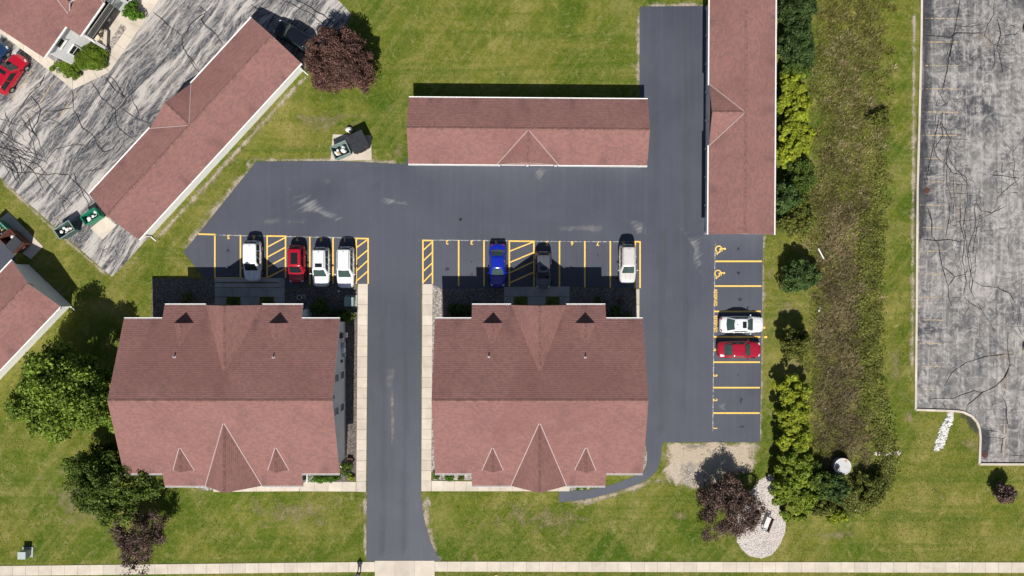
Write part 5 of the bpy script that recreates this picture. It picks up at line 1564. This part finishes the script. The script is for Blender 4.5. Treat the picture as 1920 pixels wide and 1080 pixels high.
for nm, c, r in (('white_paint', (0.78, 0.79, 0.80), .25), ('pearl_paint', (0.72, 0.72, 0.71), .25), ('silver_paint', (0.60, 0.58, 0.56), .3), ('red_paint', (0.42, 0.006, 0.022), .2), ('crimson_paint', (0.36, 0.010, 0.030), .22), ('blue_paint', (0.006, 0.022, 0.36), .16), ('grey_paint', (0.085, 0.09, 0.108), .25), ('black_paint', (0.008, 0.009, 0.014), .16), ('teal_paint', (0.012, 0.035, 0.09), .2)):
    M[nm] = mat_car(nm, c, r)
PG = 'cars parked in the striped bays'
car('parked_car', 'white crossover in the bay numbered 6 with its hood in the house shadow', 473.5, 489, 180, 4.35, 1.86, 1.66, 'white_paint', 'suv', group=PG)
car('parked_car', 'red hatchback with glass roof parked between two white cars', 556, 494.5, 180, 4.05, 1.80, 1.60, 'red_paint', 'hatch', 2, group=PG)
car('parked_car', 'white suv with sunroof, left of the two beside the hatched strip', 602, 500.5, 180, 4.25, 1.84, 1.74, 'white_paint', 'suv', 1, 2, True, group=PG)
car('parked_car', 'white suv nearest the driveway, parked next to the narrow hatched strip', 648, 501, 180, 4.45, 1.86, 1.76, 'white_paint', 'suv', 0, 2, True, group=PG)
car('parked_car', 'glossy blue sedan left of the wide hatched area', 933, 497.5, 180, 4.65, 1.82, 1.50, 'blue_paint', 'sedan', 0, 0, True, group=PG)
car('parked_car', 'small dark grey hatchback with sunroof right of the wide hatched area', 1018.5, 505.5, 180, 4.0, 1.76, 1.62, 'grey_paint', 'hatch', 1, 0, group=PG)
car('parked_car', 'silver-white boxy suv parked in bay 8 beside the house bed', 1176.5, 494.5, 180, 4.2, 1.80, 1.78, 'silver_paint', 'suv', 0, 1, True, group=PG)
car('parked_car', 'white sedan in the lower RESERVED bay, nose to the grass', 1391, 608.5, -90, 4.72, 1.80, 1.46, 'white_paint', 'sedan', 1, 0, True, group=PG)
car('parked_car', 'dark red sedan in bay 4 beside the white sedan', 1386.5, 655.5, -90, 4.68, 1.80, 1.46, 'crimson_paint', 'sedan', 0, 0, True, group=PG)
car('parked_car', 'black suv in the garage shadow beside the round purple tree', 551, 68, 59, 4.6, 1.86, 1.66, 'black_paint', 'suv', 0, 0, True)
car('parked_car', 'red suv at the left edge facing the corner house', 18, 138, -34, 4.6, 1.88, 1.66, 'red_paint', 'hatch', 1, 0)
car('parked_car', 'dark blue car mostly outside the left edge beside the red suv', -17, 112, -34, 4.5, 1.85, 1.5, 'teal_paint', 'sedan')

# ------------------------------------------------------------------ dumpsters
M['bin_green'] = flat('faded_green_steel', (0.20, 0.27, 0.25), .55, .4, .25)
M['bin_bright'] = flat('green_steel', (0.012, 0.19, 0.105), .5, .4, .2)
M['bin_dark'] = flat('dark_green_steel', (0.06, 0.105, 0.095), .55, .4, .25)
M['bin_brown'] = flat('rust_brown_steel', (0.115, 0.042, 0.032), .6, .4, .25)
M['lid'] = flat('black_plastic_lid', (0.045, 0.047, 0.055), .45, .4, .2)
M['bag_white'] = flat('white_bag', (0.78, 0.77, 0.76), .5, .4, .1)
M['bag_black'] = flat('black_bag', (0.02, 0.02, 0.022), .35, .5, .2)
M['cardboard'] = flat('cardboard', (0.45, 0.29, 0.15), .9, .1, .15)
M['bag_red'] = flat('red_bag', (0.5, 0.03, 0.04), .5, .3, .2)
M['bag_blue'] = flat('blue_bag', (0.05, 0.12, 0.5), .5, .3, .2)
def blob(c, r, seed, sq=(1, 1, .7)):
    rs = random.Random(seed)
    bm = bmesh.new()
    bmesh.ops.create_icosphere(bm, subdivisions=2, radius=1)
    for v in bm.verts:
        k = r * rs.uniform(.78, 1.15)
        v.co = Vector((v.co.x * k * sq[0], v.co.y * k * sq[1], v.co.z * k * sq[2])) + Vector(c)
    me = bpy.data.meshes.new('bag'); bm.to_mesh(me); bm.free()
    return me
def dumpster(label, px, py, z, rz, L, W, H, paint, inner, fill, lids=0):
    g = P(px, py, z)
    root = empty('dumpster', (g.x, g.y, .05), math.radians(rz), label, 'dumpster')
    t = .06
    mb = MB()
    # open box: slightly sloped long sides
    def ring(k, z): return [(-L / 2 * k, -W / 2 * k, z), (L / 2 * k, -W / 2 * k, z), (L / 2 * k, W / 2 * k, z), (-L / 2 * k, W / 2 * k, z)]
    vs = ring(.90, .12) + ring(1, H) + [(x * (1 - 2 * t / L), y * (1 - 2 * t / W), H) for x, y, _ in ring(1, H)] + ring(.84, .25)
    fs = [(3, 2, 1, 0)]
    for a in (0, 4, 8):
        for i in range(4): fs.append((a + i, a + (i + 1) % 4, a + 4 + (i + 1) % 4, a + 4 + i))
    fs.append((12, 13, 14, 15))
    mb.add(vs, fs).obj('bin', M[paint], root)
    rim = MB()
    for a, b in (((-L / 2, -W / 2), (L / 2, -W / 2)), ((L / 2, -W / 2), (L / 2, W / 2)), ((L / 2, W / 2), (-L / 2, W / 2)), ((-L / 2, W / 2), (-L / 2, -W / 2))):
        rim.beam((*a, H + .01), (*b, H + .01), .09, .09)
    rim.obj('rim', M[inner], root)
    for s in (-1, 1):
        MB().beam((s * (L / 2 + .07), -.35, H * .62), (s * (L / 2 + .07), .35, H * .62), .10, .14).obj('fork_pocket', M[paint], root)
        for q in (-1, 1):
            MB().cyl((s * L * .36, q * W * .34), .09, 0, .13, 10).obj('caster', M['black_rubber'], root)
    if lids:
        for s in (-1, 1):
            mb = MB()
            mb.beam((s * L * .25, -W / 2 - .03, H + .07), (s * L * .25, W / 2 + .03, H + .16), L * .485, .05, (0, 0, 1))
            n = 9
            for i in range(n):
                x = s * L * .25 + (i / (n - 1) - .5) * L * .43
                mb.beam((x, -W / 2 + .02, H + .115), (x, W / 2 - .04, H + .205), .035, .04)
            mb.obj('lid', M['lid'], root)
    rs = random.Random(int(px))
    for i in range(fill):
        x, y = rs.uniform(-L * .36, L * .36), rs.uniform(-W * .30, W * .30)
        m = rs.choice(['bag_white'] * 6 + ['bag_black', 'cardboard', 'bag_red' if lids == 0 else 'bag_blue'])
        me = blob((0, 0, 0), rs.uniform(.13, .24), int(px) * 31 + i)
        me.materials.append(M[m])
        o = link('trash_bag', me)
        o.matrix_world = Matrix.Translation(root.location) @ Matrix.Rotation(math.radians(rz), 4, 'Z') @ Matrix.Translation((x, y, H * rs.uniform(.55, .78)))
        o.location = o.matrix_world.translation
        kind = {'bag_white': 'white bag', 'bag_black': 'black bag', 'cardboard': 'brown carton', 'bag_red': 'red bag', 'bag_blue': 'blue bag'}[m]
        tag(o, '%s of household trash lying in the %s' % (kind, label.split(',')[0]), 'trash bag', 'trash in the ' + label.split(',')[0])
    return root
dumpster('pale green dumpster full of white bags, on the tan pad', 638.5, 281.5, 1.2, 24, 1.75, 1.40, 1.25, 'bin_green', 'bin_green', 16)
dumpster('black lidded dumpster, closed, next to the pale green one', 671, 265.5, 1.3, 116, 1.95, 1.75, 1.3, 'plastic', 'plastic', 0, 1)
dumpster('bright green dumpster, against the diagonal garage end', 171, 406, 1.1, 33, 1.75, 1.05, 1.25, 'bin_bright', 'bin_bright', 9)
dumpster('dark green dumpster, standing on the edge of the old asphalt', 122, 431, 1.2, 33, 1.85, 1.15, 1.3, 'bin_dark', 'bin_green', 10)
bd = dumpster('rust brown dumpster, beside the dark asphalt at the left edge', 24, 452, 1.3, -44, 2.2, 1.5, 1.45, 'bin_brown', 'bin_brown', 2)
MB().beam((.5, -.8, 1.54), (.5, .75, 1.62), 1.1, .05).obj('lid', M['lid'], bd)
dumpster('green dumpster, cut by the left edge behind the rust brown one', -3, 430, 1.2, -44, 1.8, 1.4, 1.25, 'bin_bright', 'bin_green', 6)
p = P(654, 243.5, .3)
me = blob((0, 0, .28), .36, 99, (1.1, .8, .75)); me.materials.append(M['bag_white'])
tag(link('trash_bag', me, None, (p.x, p.y, 0)), 'single white trash bag on the grass behind the black lidded dumpster', 'trash bag')

# ------------------------------------------------------------------ small things
# bench on the stones
bc = P(1437.5, 981, .4)
bench = empty('park_bench', (bc.x, bc.y, .03), math.radians(69), 'dark framed bench with pale seat on the white stones', 'bench')
for i in range(4): MB().box((0, .17 - i * .115, .44), (1.45, .095, .035)).obj('seat_slat', M['bag_white'], bench)
for i in range(4): MB().beam((-.74, -.27 - i * .022, .52 + i * .105), (.74, -.27 - i * .022, .52 + i * .105), .03, .085, (0, -.25, 1)).obj('back_slat', M['rust_box'], bench)
for s in (-1, 1):
    MB().box((s * .74, .2, .31), (.06, .06, .62)).obj('leg', M['dark'], bench); MB().beam((s * .74, -.25, 0), (s * .74, -.36, .95), .06, .06).obj('leg', M['dark'], bench)
    MB().box((s * .74, -.04, .64), (.07, .56, .045)).obj('arm_rest', M['dark'], bench)
MB().box((0, .235, .40), (1.48, .04, .06)).obj('seat_rail', M['dark'], bench)

# round white lid on a riser
n_ = N('rusty_white_metal', .5, .4)
f_ = n_.noise(n_.pos(src='Object'), 1.5, 4, .6, .4)
n_.color(n_.ramp(f_, [(.52, (.52, .53, .545)), (.58, (.58, .40, .26)), (.66, (.40, .19, .10))]))
M['rusty_white'] = n_.m
lc = P(1580, 875, .95)
lid = empty('riser_lid', (lc.x, lc.y, 0), 0, 'round white rust-spotted metal lid standing in the ditch weeds', 'lid')
MB().cyl((0, 0), .80, 0, .86, 28).obj('riser', M['concrete_grey'], lid)
MB().cyl((0, 0), .90, .86, .95, 36, .885).obj('cover', M['rusty_white'], lid)
rr = MB()
ang = np.linspace(0, 2 * math.pi, 37)[:-1]
for a, b in zip(ang, np.roll(ang, -1)): rr.beam((.87 * math.cos(a), .87 * math.sin(a), .965), (.87 * math.cos(b), .87 * math.sin(b), .965), .05, .04)
rr.obj('rim', M['white'], lid)
MB().beam((-.95, -.15, .93), (-.60, -.70, .93), .08, .05).obj('hasp', M['white'], lid)

# riprap of pale stones
sp = [(1777, 772), (1787, 772), (1785, 790), (1778, 808), (1771, 832), (1762, 845), (1751, 846), (1753, 830), (1762, 806), (1770, 788)]
tag(stones('riprap', px_poly(sp), 300, .07, .19, M['rubble'], None, 0.0), 'strip of white riprap stones running down from the kerb', 'stones', kind='stuff')
tag(stones('riprap', px_poly([(1593, 900), (1602, 900), (1609, 930), (1610, 960), (1592, 952), (1601, 930)]), 120, .08, .2, M['rubble'], None, 0.0), 'pale rubble stones half hidden in the ditch weeds', 'stones', kind='stuff')
tag(stones('riprap', px_poly([(1640, 848), (1668, 848), (1686, 846), (1688, 852), (1640, 853)]), 90, .05, .12, M['stone'], None, 0.0), 'thin line of pale gravel crossing the ditch bank', 'stones', kind='stuff')

def drain(px, py, r, label):
    g = P(px, py)
    root = empty('drain_cover', (g.x, g.y, .02), 0, label, 'drain cover')
    MB().cyl((0, 0), r, 0, .015, 24).obj('frame', M['rust_box'], root)
    mb = MB()
    for i in range(8):
        a = i * math.pi / 4
        mb.beam((r * .25 * math.cos(a), r * .25 * math.sin(a), .024), (r * .85 * math.cos(a), r * .85 * math.sin(a), .024), .07, .012)
    mb.obj('grate', M['bark'], root)
drain(1737, 357, .34, 'round rusty drain cover among pale stains at the kerb, upper of two')
drain(1846.5, 852, .34, 'round rusty drain cover in the lower corner of the grey lot')
soft_patch('pale_stain', [(1725, 345), (1745, 343), (1748, 365), (1730, 372)], M['stain'], 0.0208, right_lot, .5, .2)
g = P(863.5, 411.5)
root = empty('valve_cover', (g.x, g.y, .02), 0, 'small black cap on the open lot above the parking row', 'cap')
MB().cyl((0, 0), .17, 0, .05, 8, .13).obj('cap', M['plastic'], root); MB().box((0, 0, .06), (.12, .05, .03)).obj('handle', M['dark'], root)

def lamp_base(px, py, label):
    g = P(px, py)
    root = empty('lamp_post', (g.x, g.y, 0), 0, label, 'lamp post')
    MB().cyl((0, 0), .42, 0, .75, 24).obj('concrete_base', M['concrete'], root)
    MB().cyl((0, 0), .09, .75, 1.1, 14).obj('pole', M['dark'], root)
    MB().cyl((0, 0), .20, .75, .78, 14).obj('base_plate', M['dark'], root)
lamp_base(1924, 60, 'lamp post stump on round concrete base at the right edge, upper one')
lamp_base(1923.5, 655, 'lamp post stump on round concrete base at the right edge, lower one')

def utility_box(name, px, py, z, w, d, h, rz, mt, label, cat):
    g = P(px, py, h)
    root = empty(name, (g.x, g.y, 0), rz, label, cat)
    MB().box((.05, .05, .05), (w + .35, d + .35, .1)).obj('pad', M['concrete_grey'], root)
    b = MB().box((0, 0, h / 2 + .09), (w, d, h - .18)).obj('cabinet', M[mt], root)
    MB().box((0, 0, h), (w + .06, d + .06, .06), 0, .96).obj('lid', M[mt], root)
    MB().box((0, -d / 2 - .012, h * .5), (.02, .03, h * .7)).obj('door_seam', M['dark'], root)
    MB().box((w * .2, -d / 2 - .03, h * .5), (.05, .06, .1)).obj('handle', M['dark'], root)
M['box_green'] = flat('pale_green_box', (0.27, 0.35, 0.32), .5, .3, .1)
M['box_grey'] = flat('pale_grey_box', (0.42, 0.47, 0.45), .5, .3, .1)
utility_box('transformer_box', 654, 565.5, .9, .95, .9, .95, 0, 'box_green', 'pale green transformer box in the bed beside the left footpath', 'transformer')
utility_box('utility_box', 40.5, 1042, .9, .8, .75, .95, 0, 'box_grey', 'pale grey utility box on the lawn in the lower left corner', 'utility box')

# white pipe, garden light, rings, rails near the houses
a, b = P(1534.5, 466, .2), P(1545, 486, .2)
tag(MB().tube([a, a.lerp(b, .5), b], [.07, .07, .07], 10).obj('white_pipe', M['white'], None), 'white plastic pipe lying at the ditch edge near the round shrub', 'pipe')
g = P(635, 546, .5)
root = empty('garden_light', (g.x, g.y, 0), 0, 'small white globe garden light in the shaded bed', 'garden light')
MB().cyl((0, 0), .025, 0, .42, 8).obj('stem', M['white'], root)
me = blob((0, 0, .5), .11, 4, (1, 1, 1)); me.materials.append(M['white']); link('globe', me, root)
for x, y, r, lab in ((561.5, 557.5, .24, 'larger white hoop lying in the shaded bed'), (569.5, 556, .18, 'smaller white hoop beside the larger one in the shaded bed')):
    g = P(x, y)
    mb = MB()
    for i in range(20):
        a, b = 2 * math.pi * i / 20, 2 * math.pi * (i + 1) / 20
        mb.beam((r * math.cos(a), r * math.sin(a), .04), (r * math.cos(b), r * math.sin(b), .04), .04, .05)
    tag(mb.obj('garden_hoop', M['white'], None, False, (g.x, g.y, .014)), lab, 'hoop')
for x, y, lab, m in ((1537, 578, 'white scrap of litter at the ditch edge, upper one', 'bag_white'), (1535.5, 582, 'white scrap of litter at the ditch edge beside the olive shrub', 'bag_white'), (1631, 783, 'white bucket lid on the weedy ditch bank', 'white'), (475, 561, 'x', 'x')):
    if m == 'x': continue
    g = P(x, y)
    tag(MB().cyl((0, 0), .13, 0, .08, 9, .10).obj('litter', M[m], None, False, (g.x, g.y, .05)), lab, 'litter')
g = P(930.3, 1079.5)
tag(MB().box((0, 0, .04), (.34, .14, .08), 0, .85).obj('curb_marker', M['yellow'], None, False, (g.x, g.y, 0)), 'small yellow marker block in the verge at the bottom edge', 'marker')
# small white stair rail beside the left house back corner
g = P(574, 587, 1.0)
root = empty('step_rail', (g.x, g.y, 0), 0, 'white picket stair rail at the back corner of the left house', 'railing')
MB().box((0, .0, .95), (.06, 1.1, .06)).obj('hand_rail', M['white'], root)
for i in range(7): MB().box((0, -.5 + i * .165, .47), (.045, .045, .93)).obj('baluster', M['white'], root)
# white bracket at the lower right corner of the left house
g = P(643, 877, .6)
root = empty('clothes_post', (g.x, g.y, 0), math.radians(-35), 'white T-shaped metal post in the shrubs at the left house corner', 'post')
MB().box((0, 0, .35), (.07, .07, .7)).obj('post', M['white'], root); MB().box((0, 0, .72), (.62, .07, .07)).obj('crossbar', M['white'], root); MB().beam((0, 0, .70), (.05, .42, .2), .06, .06).obj('brace', M['white'], root)
g = P(656, 861, .3)
root = empty('garden_bench', (g.x, g.y, 0), math.radians(-8), 'small red-brown garden bench in the gravel beside the left house', 'bench')
MB().box((0, 0, .36), (.6, .25, .05)).obj('seat', M['rust_box'], root)
for s in (-1, 1): MB().box((s * .24, 0, .17), (.06, .2, .34)).obj('leg', M['rust_box'], root)

# patio furniture at the corner house
def patio_chair(px, py, rz, label):
    g = P(px, py, .4)
    root = empty('patio_chair', (g.x, g.y, .05), math.radians(rz), label, 'chair', 'patio chairs of the corner house')
    MB().box((0, 0, .42), (.56, .54, .08)).obj('seat', M['beige'], root)
    MB().beam((0, -.27, .46), (0, -.36, .95), .56, .07, (0, 1, 0)).obj('backrest', M['beige'], root)
    for s in (-1, 1):
        MB().box((s * .31, 0, .62), (.06, .52, .05)).obj('arm_rest', M['beige'], root)
        for q in (-1, 1): MB().box((s * .29, q * .24, .2), (.05, .05, .42)).obj('leg', M['beige'], root)
M['beige'] = flat('beige_plastic', (0.62, 0.54, 0.40), .6, .3, .08)
patio_chair(187, 57.5, 140, 'beige patio chair nearer the balcony post'); patio_chair(182.5, 71, 130, 'beige patio chair nearer the yew mass')
g = P(201, 35, .4)
root = empty('planter', (g.x, g.y, .05), 0, 'small white planter pot on the cream patio under the balcony', 'planter')
MB().cyl((0, 0), .17, 0, .40, 16, .24).obj('pot', M['white'], root); MB().cyl((0, 0), .20, .37, .405, 16).obj('soil', M['bark'], root)

# ------------------------------------------------------------------ person at the sidewalk
M['skin'] = flat('skin', (0.45, 0.27, 0.19), .6, .3, .05)
M['trousers'] = flat('dark_trousers', (0.018, 0.018, 0.024), .9, .1, .2)
M['shirt'] = flat('pale_blue_shirt', (0.50, 0.54, 0.66), .9, .1, .08)
M['hair'] = flat('dark_hair', (0.03, 0.022, 0.016), .7, .3, .2)
def skin_obj(name, verts, edges, radii, mat, parent, root_i=0):
    me = bpy.data.meshes.new(name)
    me.from_pydata(verts, edges, [])
    me.materials.append(mat)
    o = link(name, me, parent)
    sm = o.modifiers.new('skin', 'SKIN'); sm.use_smooth_shade = True
    for i, r in enumerate(radii):
        me.skin_vertices[0].data[i].radius = (r, r) if not isinstance(r, tuple) else r
    me.skin_vertices[0].data[root_i].use_root = True
    o.modifiers.new('sub', 'SUBSURF').levels = 1
    o.modifiers['sub'].render_levels = 2
    return o
g = P(674, 1071)
person = empty('person', (g.x, g.y, 0.0), math.radians(175), 'person in pale blue top and dark trousers standing at the sidewalk edge', 'person')
J = {'pel': (0, 0, .95), 'chest': (0, .02, 1.28), 'neck': (0, .03, 1.48), 'head': (0, .05, 1.60), 'top': (0, .04, 1.70),
     'hl': (-.10, 0, .90), 'kl': (-.12, .06, .50), 'al': (-.12, -.02, .10), 'tl': (-.14, .15, .04), 'hr': (.10, 0, .90), 'kr': (.12, .03, .50), 'ar': (.14, -.10, .10), 'tr': (.17, .07, .04),
     'sl': (-.19, .0, 1.42), 'el': (-.26, -.04, 1.14), 'wl': (-.14, .22, 1.10), 'sr': (.19, 0, 1.42), 'er': (.26, -.04, 1.14), 'wr': (.14, .22, 1.10), 'pl': (-.09, .29, 1.11), 'pr': (.09, .29, 1.11)}
names = list(J)
E = [('pel', 'chest'), ('chest', 'neck'), ('neck', 'head'), ('head', 'top'), ('pel', 'hl'), ('hl', 'kl'), ('kl', 'al'), ('al', 'tl'), ('pel', 'hr'), ('hr', 'kr'), ('kr', 'ar'), ('ar', 'tr'), ('chest', 'sl'), ('sl', 'el'), ('el', 'wl'), ('wl', 'pl'), ('chest', 'sr'), ('sr', 'er'), ('er', 'wr'), ('wr', 'pr')]
RAD = {'pel': (.13, .11), 'chest': (.15, .11), 'neck': .055, 'head': (.085, .10), 'top': .06, 'hl': .09, 'kl': .06, 'al': .045, 'tl': .035, 'hr': .09, 'kr': .06, 'ar': .045, 'tr': .035, 'sl': .055, 'el': .042, 'wl': .030, 'sr': .055, 'er': .042, 'wr': .030, 'pl': .032, 'pr': .032}
V = [J[n] for n in names]; EE = [(names.index(a), names.index(b)) for a, b in E]; RR = [RAD[n] for n in names]
for s, pn in ((-1, 'pl'), (1, 'pr')):      # fingers
    b0 = names.index(pn); px0 = Vector(J[pn])
    for dx_, ln in ((-.028, .065), (-.010, .075), (.010, .070), (.026, .055)):
        V.append(tuple(px0 + Vector((dx_, .045, 0)))); RR.append(.011); EE.append((b0, len(V) - 1))
        V.append(tuple(px0 + Vector((dx_ * 1.1 - s * .01, .045 + ln * .6, -.03)))); RR.append(.009); EE.append((len(V) - 2, len(V) - 1))
    V.append(tuple(px0 + Vector((-s * .045, .01, .02)))); RR.append(.013); EE.append((b0, len(V) - 1))
skin_obj('body', V, EE, RR, M['skin'], person)
sub = ['pel', 'chest', 'sl', 'el', 'sr', 'er', 'wl', 'wr']
SV = [J[n] for n in sub]; SE = [(0, 1), (1, 2), (2, 3), (1, 4), (4, 5), (3, 6), (5, 7)]
SV[0] = (0, 0, .86); SV[6] = tuple(Vector(J['el']).lerp(Vector(J['wl']), .8)); SV[7] = tuple(Vector(J['er']).lerp(Vector(J['wr']), .8))
SV.append((0, .03, 1.44)); SE.append((1, 8))
skin_obj('shirt', SV, SE, [(.175, .14), (.19, .14), .082, .065, .082, .065, .052, .052, .085], M['shirt'], person)
tv = [(0, 0, .95), J['hl'], J['kl'], (-.12, -.01, .13), J['hr'], J['kr'], (.14, -.08, .13)]
skin_obj('trousers', tv, [(0, 1), (1, 2), (2, 3), (0, 4), (4, 5), (5, 6)], [(.15, .125), .108, .08, .068, .108, .08, .068], M['trousers'], person)
for x, y, rz in ((-.13, .06, .1), (.155, -.02, -.3)):
    MB().box((x, y, .045), (.10, .27, .09), rz, .82).obj('shoe', M['black_rubber'], person)
me = blob((0, .03, 1.66), .115, 12, (.95, 1.1, .9)); me.materials.append(M['hair']); link('hair', me, person)
for s in (-1, 1):
    me = blob((s * .035, .145, 1.61), .012, 5, (1, .5, .7)); me.materials.append(M['dark']); link('eye', me, person)
MB().beam((0, .15, 1.60), (0, .165, 1.565), .025, .03).obj('nose', M['skin'], person)
MB().box((0, .146, 1.535), (.05, .012, .012)).obj('mouth', M['bag_red'], person)
g2 = Matrix.Rotation(math.radians(175), 3, 'Z') @ Vector((0, .33, 1.12)) + Vector((g.x, g.y, 0))
rc_ = empty('remote_controller', (g2.x, g2.y, 1.10), math.radians(175), 'dark remote controller held by the person at the sidewalk', 'controller')
MB().box((0, 0, 0), (.19, .10, .045), 0, .9).obj('case', M['dark'], rc_); MB().box((0, .08, .05), (.15, .02, .09)).obj('screen', M['glass'], rc_)
for s in (-1, 1): MB().cyl((s * .05, -.01), .008, .02, .05, 8).obj('stick', M['rim'], rc_)
